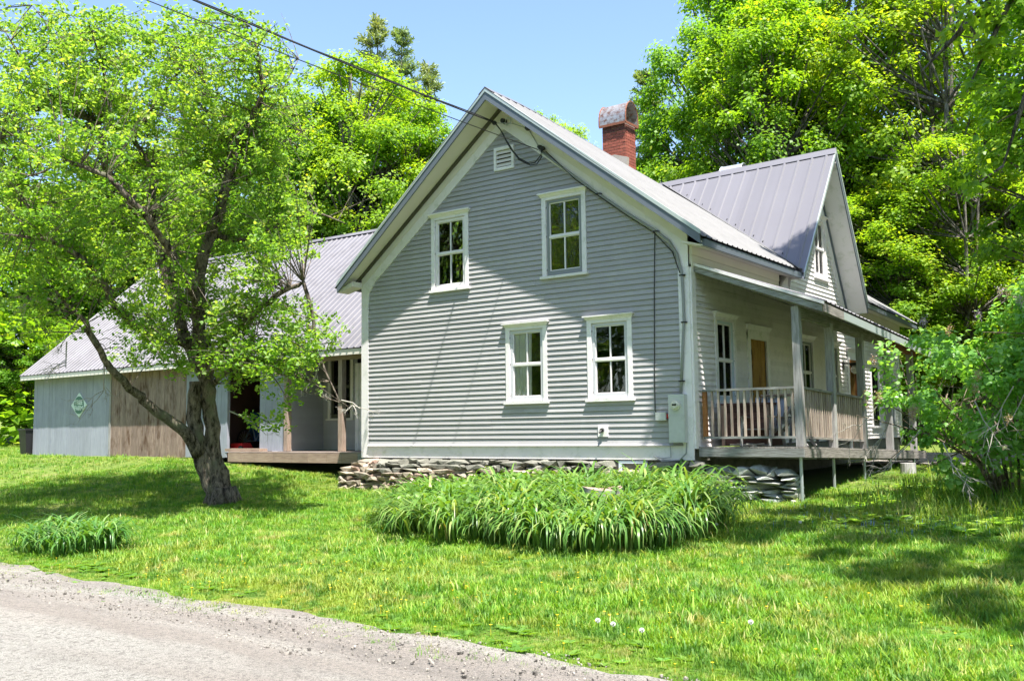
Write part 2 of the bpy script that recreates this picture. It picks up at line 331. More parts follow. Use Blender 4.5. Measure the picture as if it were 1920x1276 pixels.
def clap_rows(parent, tf, z0, z1, bounds, openings, mat, exp=.1015, u_skip=.03):
    k = 0; z = z0; FAR = MB(tf)
    while z < z1:
        a, b = bounds(z); 
        if b-a > .15:
            segs = [(a, b)]
            for (o0, o1, p0, p1) in openings:
                if p0-.02 < z < p1-.06:
                    ns = []
                    for s in segs:
                        if o1+0 <= s[0] or o0 >= s[1]: ns.append(s); continue
                        if o0-s[0] > .03: ns.append((s[0], o0))
                        if s[1]-o1 > .03: ns.append((o1, s[1]))
                    segs = ns
            if tf is front:
                ns = []
                for (p, q) in segs:
                    if q-p > 3.6:
                        c = rnd.uniform(p+1.2, q-1.2); ns += [(p, c-.0015), (c+.0015, q)]
                    else: ns.append((p, q))
                segs = ns
            for (s0, s1) in segs:
                far = tf is side and s0 > 5.0 and z < 3.5
                mb = FAR if far else MB(tf)
                nseg = max(1, int((s1-s0)/1.4)); us = [s0+(s1-s0)*i/nseg for i in range(nseg+1)]
                vs = []; top = z+exp+.008; e_ = rnd.uniform(0, .003)
                for u in us:
                    w_ = .0022*math.sin(u*1.9+k*2.1)+.0015*math.sin(u*5.3+k); vs += [(u, .027+e_, z+w_), (u, .0045, top+w_), (u, .001, top+w_), (u, .001, z+.012+w_)]
                fs = []
                for i in range(nseg):
                    for j in range(4): fs.append((i*4+j, i*4+(j+1) % 4, (i+1)*4+(j+1) % 4, (i+1)*4+j))
                fs += [(0, 1, 2, 3), (nseg*4+3, nseg*4+2, nseg*4+1, nseg*4)]
                mb.add(vs, fs)
                if not far:
                    cb = mb.build('clapboard', mat, parent); cb.data.materials.append(m_lapshade)
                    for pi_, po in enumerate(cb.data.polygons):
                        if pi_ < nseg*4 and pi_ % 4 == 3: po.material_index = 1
        z += exp; k += 1
    if FAR.v: FAR.build('clapboard', mat, parent)['kind'] = 'stuff'
shr = lambda L, d=.06: [(a+d, b-d, c+.02, e-.03) for a, b, c, e in L]
clap_rows(house, front, .30, 6.8, lambda z: (4.1-inner(z)-.1, 4.1+inner(z)+.1) if z > 3.85 else (.16, 8.04), shr(wins_front)+[(3.87, 4.35, 5.96, 6.4)], m_siding)
# backing so nothing shows between boards
MB().prism([(0.02, .06, 0), (8.18, .06, 0), (8.18, .06, 3.8), (4.1, .06, 6.9), (.02, .06, 3.8)], (0, .002, 0))  # (not built: interior stays open behind the glass)

def trim(name, mat, parent=house): return lambda mb: mb.build(name, mat, parent)
# corner boards
for x0, x1 in ((0, .2), (8.0, 8.2)):
    MB().box(x0-.012, x1, -.035, .0, 0.0, 3.9).build('corner_board', m_white, house)
MB().box(8.2, 8.235, .0, .17, .2, 3.5).build('corner_board', m_white, house)
MB().box(8.2, 8.235, 13.5, 13.7, .1, 3.4).build('corner_board', m_white, house)
# skirt board with water table
sb = MB().box(.2, 8.0, -.03, 0, .0, .265).build('skirt_board', m_white, house)
MB().add([(.2, -.075, .255), (.2, -.02, .305), (8.0, -.02, .305), (8.0, -.075, .255), (.2, -.02, .25), (8.0, -.02, .25)], [(0, 1, 2, 3), (0, 3, 5, 4), (0, 4, 1), (3, 2, 5)]).build('water_table', m_greytrim if False else m_siding, house)
# rake frieze boards (two boards side by side on each slope)
for sgn in (-1, 1):
    def P(x, drop, y): return (x, y, rooftop(x)-.235-drop)
    xe = 4.1+sgn*4.1
    xi = 4.1+sgn*3.92
    mid = .24
    for d0, d1, th, nm in ((0, mid, .045, 'frieze_board'), (mid, .47, .038, 'frieze_board')):
        poly = [P(4.1, d0, 0), P(xe, d0, 0), P(xe, d1, 0), P(4.1, d1, 0)]
        MB().prism(poly, (0, -th, 0)).build(nm, m_white if d0 else m_cream, house)
    # filler at eave corner: curved bracket-like board
    zc = rooftop(xe)-.235-.47
    cx = 4.1+sgn*4.1
    MB().prism([(cx, 0, 3.98), (cx, 0, 3.45), (cx-sgn*.2, 0, 3.45), (cx-sgn*.24, 0, 3.72), (cx-sgn*.42, 0, 3.98)], (0, -.041, 0)).build('frieze_board', m_white, house)
    # bed moulding strip against soffit
    xb = 4.1+sgn*4.25
    MB().prism([P(4.1, -.02, -.045), P(xb, -.02, -.045), P(xb, .06, -.045), P(4.1, .06, -.045)], (0, -.05, 0)).build('bed_moulding', m_brownstrip if sgn < 0 else m_cream, house)
    # soffit sheet under overhang
    xo = 4.1+sgn*4.55
    a = [(4.1, -.001, rooftop(4.1)-.215), (xo, -.001, rooftop(xo)-.215), (xo, -ovh(xo)+.03, rooftop(xo)-.215), (4.1, -ovh(4.1)+.03, rooftop(4.1)-.215)]
    MB().prism(a, (0, 0, .02)).build('soffit', m_cream, house)
    # fascia + drip edge
    def Q_(x, d, e=0): return Vector((x, -ovh(x)-e, rooftop(x)-d))
    a = [Q_(4.1, .075), Q_(xo, .075), Q_(xo, .245), Q_(4.1, .245)]
    f = MB().add([*a, *[p+Vector((0, .03, 0)) for p in a]], [(0, 1, 2, 3), (4, 7, 6, 5), (0, 4, 5, 1), (1, 5, 6, 2), (2, 6, 7, 3), (3, 7, 4, 0)]).build('rake_fascia', m_greytrim, house)
    a = [Q_(4.1, .0, .012), Q_(xo, .0, .012), Q_(xo, .078, .012), Q_(4.1, .078, .012)]
    MB().add([*a, *[p+Vector((0, .045, 0)) for p in a]], [(0, 1, 2, 3), (4, 7, 6, 5), (0, 4, 5, 1), (1, 5, 6, 2), (2, 6, 7, 3), (3, 7, 4, 0)]).build('drip_edge', m_drip, house)
# left eave return (cream wedge under the left eave)
MB().prism([(-.47, -.34, 3.76), (0, -.34, 3.86), (0, -.34, 3.98), (-.47, -.34, 3.80)], (0, .34, 0)).build('eave_return', m_cream, house)
MB().box(-.44, -.0, -.33, .0, 3.60, 3.74)
# ridge sag functions
RY = [-2, .68, 2.8, 4.9, 7.5, 14.2]; RZ = [7.5, 7.48, 7.33, 7.15, 6.94, 6.7]
def zr(y): return float(np.interp(y, RY, RZ))
def ze(y): return float(np.interp(y, [-1, 4.3, 13.8], [3.87, 3.87, 3.50]))
roof = link(bpy.data.objects.new('roof', MB().box(4.05, 4.15, .2, 13.6, 6.3, 6.45).mesh('roof', m_oldwood)), house)
def panel(parent, A0, A1, B0, B1, mat, ribs=4, rh=.02, name='roof_panel', up=Vector((0, 0, 1)), rw=.022):
    """A0->A1 along the ridge, B0->B1 along the eave; ribs run from ridge to eave"""
    A0, A1, B0, B1 = map(Vector, (A0, A1, B0, B1)); prof = []
    for i in range(ribs):
        c = (i+.5)/ribs; wd = (A1-A0).length or 1; r = rw/wd
        if i == 0: prof.append((0, 0))
        prof += [(c-r*1.7, 0), (c-r*.8, rh), (c+r*.8, rh), (c+r*1.7, 0)]
        if i == ribs-1: prof.append((1, 0))
    n = (B0-A0).cross(A1-A0).normalized()
    if n.z < 0: n = -n
    vs = []
    for t, h in prof: vs += [A0.lerp(A1, t)+n*h, B0.lerp(B1, t)+n*h]
    fs = [(2*i, 2*i+1, 2*i+3, 2*i+2) for i in range(len(prof)-1)]
    b = len(vs); vs += [A0-n*.012, A1-n*.012, B1-n*.012, B0-n*.012]; fs += [(b, b+1, b+2, b+3)]
    last = 2*(len(prof)-1); fs += [(b, b+3, 1, 0), (b+1, last, last+1, b+2)]
    mb = MB(); mb.add(vs, fs); return mb.build(name, mat, parent, recalc=False)
ys = [-.5]+[0.4+.9*i for i in range(5)]+[4.4]
def vx(y):   # valley x on the right slope
    if y < 7.0: return 8.72-(y-4.4)/(7.0-4.4)*4.6
    return 4.12+(y-7.0)/(9.0-7.0)*4.6
yl = [-1]+[.4+.9*i for i in range(15)]+[14.1]
for a, b in zip(yl[:-1], yl[1:]):
    y0 = a; y1 = b; rb = 4 if b-a > .8 else 3
    A0 = Vector((4.1, y0, zr(y0)+.004)); A1 = Vector((4.1, y1, zr(y1)+.004))
    def E(y, s):
        return Vector((4.1+s*4.62, y, ze(y)))
    E0, E1 = E(y0, 1), E(y1, 1); L0, L1 = E(y0, -1), E(y1, -1)
    if a == -1:   # first strip follows the prow of the gable
        A0 = Vector((4.1, -.655, 7.504)); E0 = Vector((8.72, -.49, 3.87)); L0 = Vector((-.52, -.40, 3.87))
    panel(roof, A0, A1, L0, L1, m_lightroof, rb)
    def cut(A, E_, y):
        if y <= 4.4 or y >= 9: return E_
        t = (vx(y)-4.1)/4.62; return A.lerp(E_, max(.01, t))
    if 4.4 < y1 and y0 < 9.0:
        E0c, E1c = cut(A0, E0, y0), cut(A1, E1, y1)
        panel(roof, A0, A1, E0c, E1c, m_lightroof, rb)
    else:
        panel(roof, A0, A1, E0, E1, m_lightroof, rb)
# ridge cap with gaps over the ribs
for a, b in zip(yl[:-1], yl[1:]):
    if a == -1: a = -.65
    for s in (-1, 1):
        p = [Vector((4.1, a, zr(a)+.035)), Vector((4.1, b, zr(b)+.035)), Vector((4.1+s*.17, b, zr(b)+.035-.13)), Vector((4.1+s*.17, a, zr(a)+.035-.13))]
        MB().prism(p, (0, 0, -.006)).build('ridge_cap', m_greyroof, roof)
# eave soffit / fascia along the right side, near part and far part
for y0, y1 in ((-.42, 4.45), (8.95, 14.0)):
    a, b = ze(y0), ze(y1)
    MB().prism([(8.62, y0+.03, a-.02), (8.70, y0+.03, a-.03), (8.70, y0+.03, a-.15), (8.62, y0+.03, a-.15)], (0, y1-y0, b-a)).build('eave_fascia', m_greytrim, house)
    MB().prism([(8.2, max(y0, -.3), a+.02), (8.66, y0, a-.13), (8.66, y0, a-.155), (8.2, max(y0, -.3), a-.03)], (0, y1-y0, b-a)).build('soffit', m_cream, house)
    ya = max(y0, .0)
    MB().prism([(8.2, ya, ze(ya)-.20), (8.262, ya, ze(ya)-.20), (8.262, ya, ze(ya)+.0), (8.2, ya, ze(ya)+.0)], (0, y1-ya-.2, ze(y1)-ze(ya))).build('frieze_board', m_cream, house)
    MB().prism([(8.2, ya, ze(ya)-.42), (8.25, ya, ze(ya)-.42), (8.25, ya, ze(ya)-.205), (8.2, ya, ze(ya)-.205)], (0, y1-ya-.2, ze(y1)-ze(ya))).build('frieze_board', m_cream, house)
MB().prism([(8.25, 4.15, 3.45), (8.4, 4.3, 3.45), (8.4, 4.48, 3.86), (8.25, 4.48, 3.86)], (.06, 0, 0)).build('eave_bracket', m_white, house)
# cross gable
CY = 6.95; CZ = 7.01; YL, YR = 4.42, 8.95
def crz(x): return CZ+.02*(x-4)
xs = [3.9]+[4.65+.68*i for i in range(6)]+[8.74]
for a, b in zip(xs[:-1], xs[1:]):
    panel(roof, (a, CY, crz(a)), (b, CY, crz(b)), (a, YL, 3.84), (b, YL, 3.84), m_greyroof, 2, .022)
    panel(roof, (a, CY, crz(a)), (b, CY, crz(b)), (a, YR, 3.70), (b, YR, 3.70), m_greyroof, 2, .022)
for s, ye, zz in ((-1, YL, 3.84), (1, YR, 3.70)):
    k = .17; d = Vector((0, ye-CY, zz-CZ)).normalized()
    p = [Vector((3.95, CY, crz(3.95)+.04)), Vector((8.77, CY, crz(8.77)+.04)), Vector((8.77, CY, crz(8.77)+.035))+d*.2, Vector((3.95, CY, crz(3.95)+.035))+d*.2]
    MB().prism(p, (0, 0, -.008)).build('ridge_cap', m_greyroof, roof)
    # rake trim
    top = Vector((8.74, CY, crz(8.74))); bot = Vector((8.74, ye, zz)); dn = Vector((0, 0, -1))
    MB().prism([top+dn*.0, bot, bot+dn*.1, top+dn*.1], (.03, 0, 0)).build('drip_edge', m_drip, house)
    kf = .15 if s < 0 else .34
    MB().prism([top+dn*.1, bot+dn*.1, bot+dn*kf, top+dn*kf], (.022, 0, 0)).build('rake_fascia', m_greytrim, house)
    MB().prism([top+dn*(kf-.04), bot+dn*(kf-.04), bot+dn*(kf-.01), top+dn*(kf-.01)], (-.54, 0, 0)).build('soffit', m_white, house)
    t2 = Vector((8.2, CY, CZ)); b2 = Vector((8.2, ye, zz)) 
    f0 = .12 if s < 0 else .33; f1 = .42 if s < 0 else .88
    MB().prism([t2+dn*f0, b2+dn*f0, b2+dn*f0+d*-.25, b2+dn*(f1-.03)+d*-.25, t2+dn*f1], (.045, 0, 0)).build('frieze_board', m_white, house)
    MB().prism([t2+dn*f0, b2+dn*f0, b2+dn*(f0+.1), t2+dn*(f0+.1)], (.08, 0, 0)).build('bed_moulding', m_greytrim, house)
# valley flashing
p0 = Vector((8.70, 4.44, 3.90)); p1 = Vector((4.2, 6.93, 7.0))
MB().prism([p0+Vector((.0, -.2, .02)), p1+Vector((0, -.2, .02)), p1+Vector((0, 0, .02)), p0+Vector((0, .05, .03))], (0, 0, -.01)).build('valley_flashing', m_lightroof, roof)
for i in range(14):
    q = p0.lerp(p1, .12+i*.062)+Vector((-.02, .07, .10)); MB().tube([q, q+Vector((0, .03, .025))], .012, 6).build('rib_end', m_black, roof)
# gable wall rows and side wall rows
side_open = [(.91, 1.953, 1.0, 2.73), (2.43, 3.66, .2, 2.62), (5.30, 6.41, 1.0, 2.63), (7.16, 8.2, 1.0, 2.6), (8.76, 10.03, .1, 2.52), (10.72, 11.62, .5, 2.28), (12.2, 13.1, .5, 2.25)]
gwin = (6.60, 7.62, 4.04, 5.62)
clap_rows(house, side, .22, 3.55, lambda z: (.16, 13.52), shr(side_open), m_siding_side)
def gb(z):
    l = CY-(CY-YL)*(6.7-z)/(6.7-3.55); r = CY+(YR-CY)*(6.35-z)/(6.35-2.9); return (l, r)
clap_rows(house, side, 3.57, 6.55, gb, shr([gwin]), m_siding_side)
# plain back and left walls, attic closure
MB().box(0, .05, .05, 13.6, 0, 3.9).box(0, 8.2, 13.6, 13.68, 0, 3.9).build('plain_wall', m_siding, house)
MB().prism([(0, 13.6, 3.9), (8.2, 13.6, 3.9), (4.1, 13.6, 6.6)], (0, .05, 0)).build('plain_wall', m_siding, house)

def window(parent, tf, u0, u1, z0, z1, hood=True, storm=None, sash=None, cas=None, curtain=None, shade=0, depth=.55, cols=2, rows=2, label=None, lower_open=0, dark=None, single=False):
    """u0..u1 / z0..z1 = outer size incl. hood and sill"""
    cas = cas or m_white; sash = sash or m_white; storm = storm or m_white
    c0, c1 = u0+.04, u1-.04; zt = z1-(.13 if hood else 0); cw = .10; zb = z0+.05
    mb = MB(tf).box(c0, c0+cw, 0, .035, zb, zt).box(c1-cw, c1, 0, .035, zb, zt).box(c0, c1, 0, .037, zt-.01, zt+.09)
    f = mb.build('window', cas, parent)
    if label: f['label'] = label
    if hood:
        MB(tf).add([(u0+.03, 0, zt+.05), (u0+.03, .045, zt+.05), (u0-.0, .085, z1-.025), (u0-.0, 0, z1-.025), (u1-.03, 0, zt+.05), (u1-.03, .045, zt+.05), (u1, .085, z1-.025), (u1, 0, z1-.025)],
                   [(0, 1, 2, 3), (4, 7, 6, 5), (0, 4, 5, 1), (1, 5, 6, 2), (2, 6, 7, 3), (3, 7, 4, 0)]).box(u0-.02, u1+.02, 0, .11, z1-.025, z1).build('hood', cas, f)
    MB(tf).box(u0, u1, 0, .075, z0, z0+.05).build('sill', cas, f)
    o0, o1, ob, ot = c0+cw, c1-cw, zb, zt-.01
    # jamb reveal
    MB(tf).box(o0-.004, o0+.012, -.10, .0, ob, ot).box(o1-.012, o1+.004, -.10, .0, ob, ot).box(o0, o1, -.10, 0, ot-.012, ot+.004).box(o0, o1, -.10, 0, ob-.004, ob+.01).build('jamb', cas, f)
    # storm frame
    sw = .05; s0, s1 = o0+.013, o1-.013; sb, st = ob+.011, ot-.013; fb = .09
    mb = MB(tf).box(s0, s0+sw, -.02, .012, sb, st).box(s1-sw, s1, -.02, .012, sb, st).box(s0+sw, s1-sw, -.02, .012, st-sw, st).box(s0+sw, s1-sw, -.02, .012, sb, sb+fb); mb.build('storm_frame', storm, f)
    i0, i1, ib, it = s0+sw, s1-sw, sb+fb, st-sw; mid = (ib+it)/2
    if single:
        MB(tf).box(i0, i1, -.03, -.026, ib, it).build('pane', m_glass, f)
    else:
        MB(tf).box(i0, i1, -.035, .014, mid-.022, mid+.022).build('meeting_rail', sash, f)
        mb = MB(tf)
        for k in range(1, cols):
            um = i0+(i1-i0)*k/cols; mb.box(um-.012, um+.012, -.035, -.005, ib, mid-.022).box(um-.012, um+.012, -.035, -.005, mid+.022, it)
        sd = .018
        for a, b in ((ib, mid-.022), (mid+.022, it)):
            mb.box(i0, i0+sd, -.035, -.006, a, b).box(i1-sd, i1, -.035, -.006, a, b).box(i0+sd, i1-sd, -.035, -.006, b-sd, b).box(i0+sd, i1-sd, -.035, -.006, a, a+sd)
        mb.build('sash', sash, f)
        for a, b in ((ib, mid-.022), (mid+.022, it)):
            for k in range(cols):
                ua = i0+(i1-i0)*k/cols+.014; ub = i0+(i1-i0)*(k+1)/cols-.014
                tl = rnd.uniform(-.003, .003)
                MB(tf).box(ua, ub, -.028+tl, -.025+tl, a+.01, b-.01).build('pane', m_glass, f)
    # dark recess
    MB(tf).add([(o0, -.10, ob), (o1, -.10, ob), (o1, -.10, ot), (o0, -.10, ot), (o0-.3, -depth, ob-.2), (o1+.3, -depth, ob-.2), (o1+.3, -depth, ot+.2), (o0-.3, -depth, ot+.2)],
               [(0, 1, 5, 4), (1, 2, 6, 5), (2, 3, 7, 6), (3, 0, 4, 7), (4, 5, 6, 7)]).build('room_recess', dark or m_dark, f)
    if curtain:
        ca, cb = o0+(o1-o0)*curtain[0], o0+(o1-o0)*curtain[1]; n = 40; vs = []
        for i in range(n+1):
            u = ca+(cb-ca)*i/n; wv = -.052+.008*math.sin(i*1.35)+.008*math.sin(i*3.1); vs += [(u, wv, ob+.02), (u+.02*math.sin(i), wv, ot-.01)]
        MB(tf).add(vs, [(2*i, 2*i+2, 2*i+3, 2*i+1) for i in range(n)]).build('curtain', m_curtain, f, True, False)
    if shade:
        MB(tf).box(o0+.02, o1-.02, -.075, -.07, ot-shade, ot).build('blind', m_shade, f)
    # storm hooks
    mb = MB(tf)
    for z in (sb+.1, mid, st-.15):
        for u in (s0-.01, s1+.01): mb.tube([(u-.012, .02, z), (u+.012, .03, z+.005), (u+.012, .03, z+.03)], .005, 5)
    mb.build('hook', m_cable, f)
    return f
window(house, front, *wins_front[0], shade=.12, label='peeling white window up under the left rake')
window(house, front, *wins_front[1], storm=m_greysash, shade=.05, label='grey framed window nearest the gable peak')
window(house, front, *wins_front[2], storm=m_lightframe, curtain=(.0, .58), label='lower window with a white lace curtain')
window(house, front, *wins_front[3], storm=m_lightframe, label='lower window without curtain')
window(house, side, *side_open[0], storm=m_bluesash, label='pale blue framed porch window')
window(house, side, *side_open[2], storm=m_greysash); window(house, side, *side_open[3], storm=m_greysash)
window(house, side, *side_open[5], storm=m_black, single=True); window(house, side, *side_open[6], storm=m_greysash)
window(house, side, *gwin, label='white window in the cross gable')
# small triangular pediment above the cross-gable window
MB(side).prism([(6.6, .045, 5.62), (7.32, .045, 5.62), (6.96, .045, 5.8)], (0, .03, 0)) 
# doors
def doorway(u0, u1, z0, z1, slab, frame, opened=False, label=None):
    zt = z1-.13; c0, c1 = u0+.04, u1-.04; cw = .15
    f = MB(side).box(c0, c0+cw, 0, .04, z0, zt).box(c1-cw, c1, 0, .04, z0, zt).box(c0, c1, 0, .042, zt-.16, zt+.05).build('door_frame', m_white, house)
    MB(side).add([(u0+.03, 0, zt+.03), (u0+.03, .045, zt+.03), (u0, .09, z1-.02), (u0, 0, z1-.02), (u1-.03, 0, zt+.03), (u1-.03, .045, zt+.03), (u1, .09, z1-.02), (u1, 0, z1-.02)],
                 [(0, 1, 2, 3), (4, 7, 6, 5), (0, 4, 5, 1), (1, 5, 6, 2), (2, 6, 7, 3), (3, 7, 4, 0)]).box(u0-.02, u1+.02, 0, .11, z1-.02, z1).build('hood', m_white, f)
    i0, i1, it = c0+cw, c1-cw, zt-.16
    if opened:
        MB(side).box(i0, i0+.05, -.12, .045, z0, it).box(i1-.05, i1, -.12, .045, z0, it).box(i0+.05, i1-.05, -.12, .045, it-.12, it).build('inner_frame', m_orangewood, f)
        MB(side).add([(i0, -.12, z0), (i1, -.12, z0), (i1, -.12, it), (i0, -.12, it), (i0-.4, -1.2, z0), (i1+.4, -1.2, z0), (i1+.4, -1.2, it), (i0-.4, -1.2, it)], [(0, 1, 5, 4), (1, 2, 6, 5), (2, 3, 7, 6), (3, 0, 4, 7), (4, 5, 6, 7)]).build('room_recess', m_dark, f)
        MB(side).box(i1-.09, i1-.05, -.75, -.1, z0+.02, it-.13).build('door', m_door, f)
    else:
        n = 4
        for k in range(n):
            a = i0+(i1-i0)*k/n; b = i0+(i1-i0)*(k+1)/n-.006; MB(side).box(a, b, -.05, -.015+.002*(k % 2), z0, it).build('door_board', m_door, f)
        MB(side).box(i0, i1, -.07, -.05, z0, it).build('door_back', m_door, f)
        MB(side).box(i0-.01, i0+.02, -.02, .045, it-.32, it-.22).box(i0+.04, i0+.09, -.014, .03, z0+1.0, z0+1.05).build('hinge', m_black, f)
    return f
doorway(2.43, 3.66, .2, 2.62, None, None)
doorway(8.76, 10.03, -.05, 2.52, None, None, True)
# vent
v = MB(front).box(3.853, 3.91, 0, .05, 5.93, 6.42).box(4.305, 4.363, 0, .05, 5.93, 6.42).box(3.91, 4.305, 0, .05, 6.355, 6.42).box(3.91, 4.305, 0, .05, 5.93, 5.99).build('gable_vent', m_white, house)
for k in range(4):
    z = 6.005+k*.088; MB(front).add([(3.91, .045, z), (4.305, .045, z), (4.305, .0, z+.078), (3.91, .0, z+.078), (3.91, .035, z), (4.305, .035, z), (4.305, -.01, z+.078), (3.91, -.01, z+.078)], [(0, 1, 2, 3), (4, 7, 6, 5), (0, 4, 5, 1), (2, 6, 7, 3)]).build('louvre', m_cream, v)
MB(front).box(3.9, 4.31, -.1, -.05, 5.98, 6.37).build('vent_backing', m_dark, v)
# chimneys
def chimney(cx, cy, wx, wy, z0, z1, cap, metal, bricks=True):
    c = MB().box(cx-wx/2+.012, cx+wx/2-.012, cy-wy/2+.012, cy+wy/2-.012, z0, z1).build('chimney', m_mortar, house)
    if bricks:
        z = z0; r = 0
        while z < z1-.03:
            nbx = 4; bw = wx/nbx; sh = (r % 2)*bw/2; mt = m_sootbrick if z > z1-.24 else m_brick
            for face in (0, 1):
                full = wx if face == 0 else wy; n = 4 if face == 0 else 2; bw = full/n; sh = (r % 2)*bw/2
                edges = sorted(set([0]+[min(full, max(0, sh+bw*k)) for k in range(n+1)]+[full]))
                for a, b in zip(edges[:-1], edges[1:]):
                    if b-a < .03: continue
                    e = rnd.uniform(0, .006)
                    if face == 0: MB().box(cx-wx/2+a+.005, cx-wx/2+b-.005, cy-wy/2-e, cy-wy/2+.05, z+.005, z+.071).build('brick', mt, c)
                    else: MB().box(cx+wx/2-.05, cx+wx/2+e, cy-wy/2+(.052 if a == 0 else a+.005), cy-wy/2+b-.005, z+.005, z+.071).build('brick', mt, c)
            z += .077; r += 1
    # barrel cap, axis along x
    w2, wy2 = wx/2+.05, wy/2+.06; H = .58; n = 14; vs = []; 
    pr = [(-wy2, 0), (-wy2, .16)]+[(-wy2*math.cos(math.pi*i/n), .16+(H-.16)*math.sin(math.pi*i/n)) for i in range(1, n)]+[(wy2, .16), (wy2, 0)]
    for (yy, zz) in pr:
        for x in (-w2, w2): vs.append((cx+x, cy+yy, z1+zz))
        for x in (-w2, w2): vs.append((cx+x, cy+yy*.95, z1+zz*.965))
    fs = []
    for i in range(len(pr)-1):
        a = i*4; b = a+4; fs += [(a, a+1, b+1, b), (a+2, b+2, b+3, a+3), (a, b, b+2, a+2), (a+1, a+3, b+3, b+1)]
    MB().add(vs, fs).build('chimney_cap', metal, c, False)
    for x in (-w2, w2):
        MB().tube([(cx+x, cy+yy*1.01, z1+zz*1.01) for yy, zz in pr], .016, 6).build('cap_rim', m_rust if bricks else metal, c)
    MB().box(cx-w2, cx+w2, cy-wy2-.012, cy-wy2+.01, z1-.03, z1+.03).box(cx-w2, cx+w2, cy+wy2-.01, cy+wy2+.012, z1-.03, z1+.03).box(cx+w2-.01, cx+w2+.012, cy-wy2, cy+wy2, z1-.03, z1+.03).build('cap_rim', m_rust if bricks else metal, c)
    return c
chimney(3.98, 5.0, .66, .50, 6.7, 8.10, None, m_galv)
MB().prism([(3.62, 4.72, 7.08), (4.34, 4.72, 7.0), (4.36, 4.72, 7.22), (4.0, 4.72, 7.34), (3.62, 4.72, 7.3)], (0, .1, 0)).build('chimney_flashing', m_mortar, house)
chimney(5.6, 8.3, .5, .45, 6.0, 6.98, None, m_pipe, False)

# foundation
fnd = MB().box(.05, 8.15, .12, .2, -.9, -.0).build('foundation', m_mortarwall, house)
MB().box(8.1, 8.16, .2, 13.6, -.9, .2).build('foundation_side', m_mortarwall, house)
stones = []
for t in range(9):
    pts = []
    for i in range(15):
        u = rnd.uniform(0, 2*math.pi); zz = rnd.uniform(-1, 1); r = math.sqrt(1-zz*zz); q = rnd.uniform(.8, 1.05)
        p = Vector((r*math.cos(u), r*math.sin(u), zz))*q; p = Vector([max(-.56, min(.56, c)) for c in p]); pts.append(Vector((p.x*rnd.uniform(.86, 1), p.y, p.z*rnd.uniform(.86, 1)))*.86)
    stones.append(hull(pts))
def stone(x, y, z, sx, sy, sz, parent, mat, rot=None):
    src = stones[rnd.randrange(9)]; key = (src.name, mat.name)
    if key not in SC:
        me = src.copy(); me.materials.clear(); me.materials.append(mat); SC[key] = me
    o = link(bpy.data.objects.new('stone', SC[key]), parent); l = o.location; o.location = (l[0]+x, l[1]+y, l[2]+z); o.scale = (sx, sy, sz)
    o.rotation_euler = rot or (rnd.uniform(-.12, .12), rnd.uniform(-.12, .12), rnd.uniform(-.25, .25)); return o
SC = {}
x = -.25
for course in range(8):
    zc = -.70+course*.088; x = -.25+rnd.uniform(0, .1) if course < 6 else .05
    while x < 8.1:
        wd = rnd.choice((rnd.uniform(.10, .2), rnd.uniform(.2, .36), rnd.uniform(.3, .62))); xc = x+wd/2
        ledge = max(0, 1-max(0, xc-2.2)/3.2)                       # the stones bulge forward at the left and run back under the sill to the right
        yo = -.06-.34*ledge*(1-max(0, course-4.2)/3.6 if course > 4 else 1)-.10*(1-course/8)
        mt_ = m_mortarwall if (course >= 6-ledge*1.0 and xc > .8) else (m_stone_red if rnd.random() < .16 else m_stone)
        if not (course >= 6 and 6.55 < xc < 7.35): stone(xc, min(yo+rnd.uniform(-.05, .05), .07), zc+rnd.uniform(-.012, .012), wd*1.22, rnd.uniform(.32, .46), rnd.uniform(.10, .155), fnd, mt_, (rnd.uniform(-.1, .1), rnd.uniform(-.10, .10), rnd.uniform(-.2, .2)))
        x += wd*rnd.uniform(.86, .98)
for i in range(26):
    xx = rnd.uniform(-.2, 4.2); stone(xx, rnd.uniform(-.55, -.42), -.64+rnd.uniform(-.02, .08), rnd.uniform(.08, .3), rnd.uniform(.12, .3), rnd.uniform(.06, .14), fnd, m_stone if rnd.random() < .8 else m_stone_red)
MB().prism([(-.1, -.10, -.75), (8.1, .02, -.75), (8.1, .05, -.02), (.1, -.0, -.02)], (0, .12, 0)).build('mortar_bed', m_mortarwall, fnd)
# basement window
bwn = MB(front).box(6.66, 6.72, -.1, .02, -.22, -.02).box(7.18, 7.24, -.1, .02, -.22, -.02).box(6.72, 7.18, -.1, .02, -.07, -.02).build('basement_window', m_bluesash, house)
MB(front).box(6.72, 7.18, -.14, -.09, -.3, -.07).build('pane', m_dark, bwn)

# ------------------------------------------------------------------ side porch (part of the house)
def sg(y): return -.034*(y-.3)
PX = 10.02
porch = MB().box(8.24, PX-.05, .2, .26, .05, .19).build('porch', m_greywoodx, house)
for i in range(14):   # deck boards run along y
    a = 8.24+i*.1345; MB().prism([(a, .1, .205), (a+.128, .1, .205), (a+.128, .1, .235), (a, .1, .235)], (0, 8.2, sg(8.3))).build('deck_board', m_greywoody, porch)
MB().box(8.24, 10.13, .085, .125, .06, .20).build('rim_joist', m_greywoodx, porch)
MB().prism([(10.10, .125, .055), (10.14, .125, .055), (10.14, .125, .20), (10.10, .125, .20)], (0, 8.1, sg(8.3))).build('rim_joist', m_greywoody, porch)
for i in range(12):
    y = .8+i*.62; MB().box(8.25, 10.09, y-.02, y+.02, .02+sg(y), .195+sg(y)).build('joist', m_greywoodx, porch)
posty = [.28, 1.95, 3.80, 5.65, 7.6]
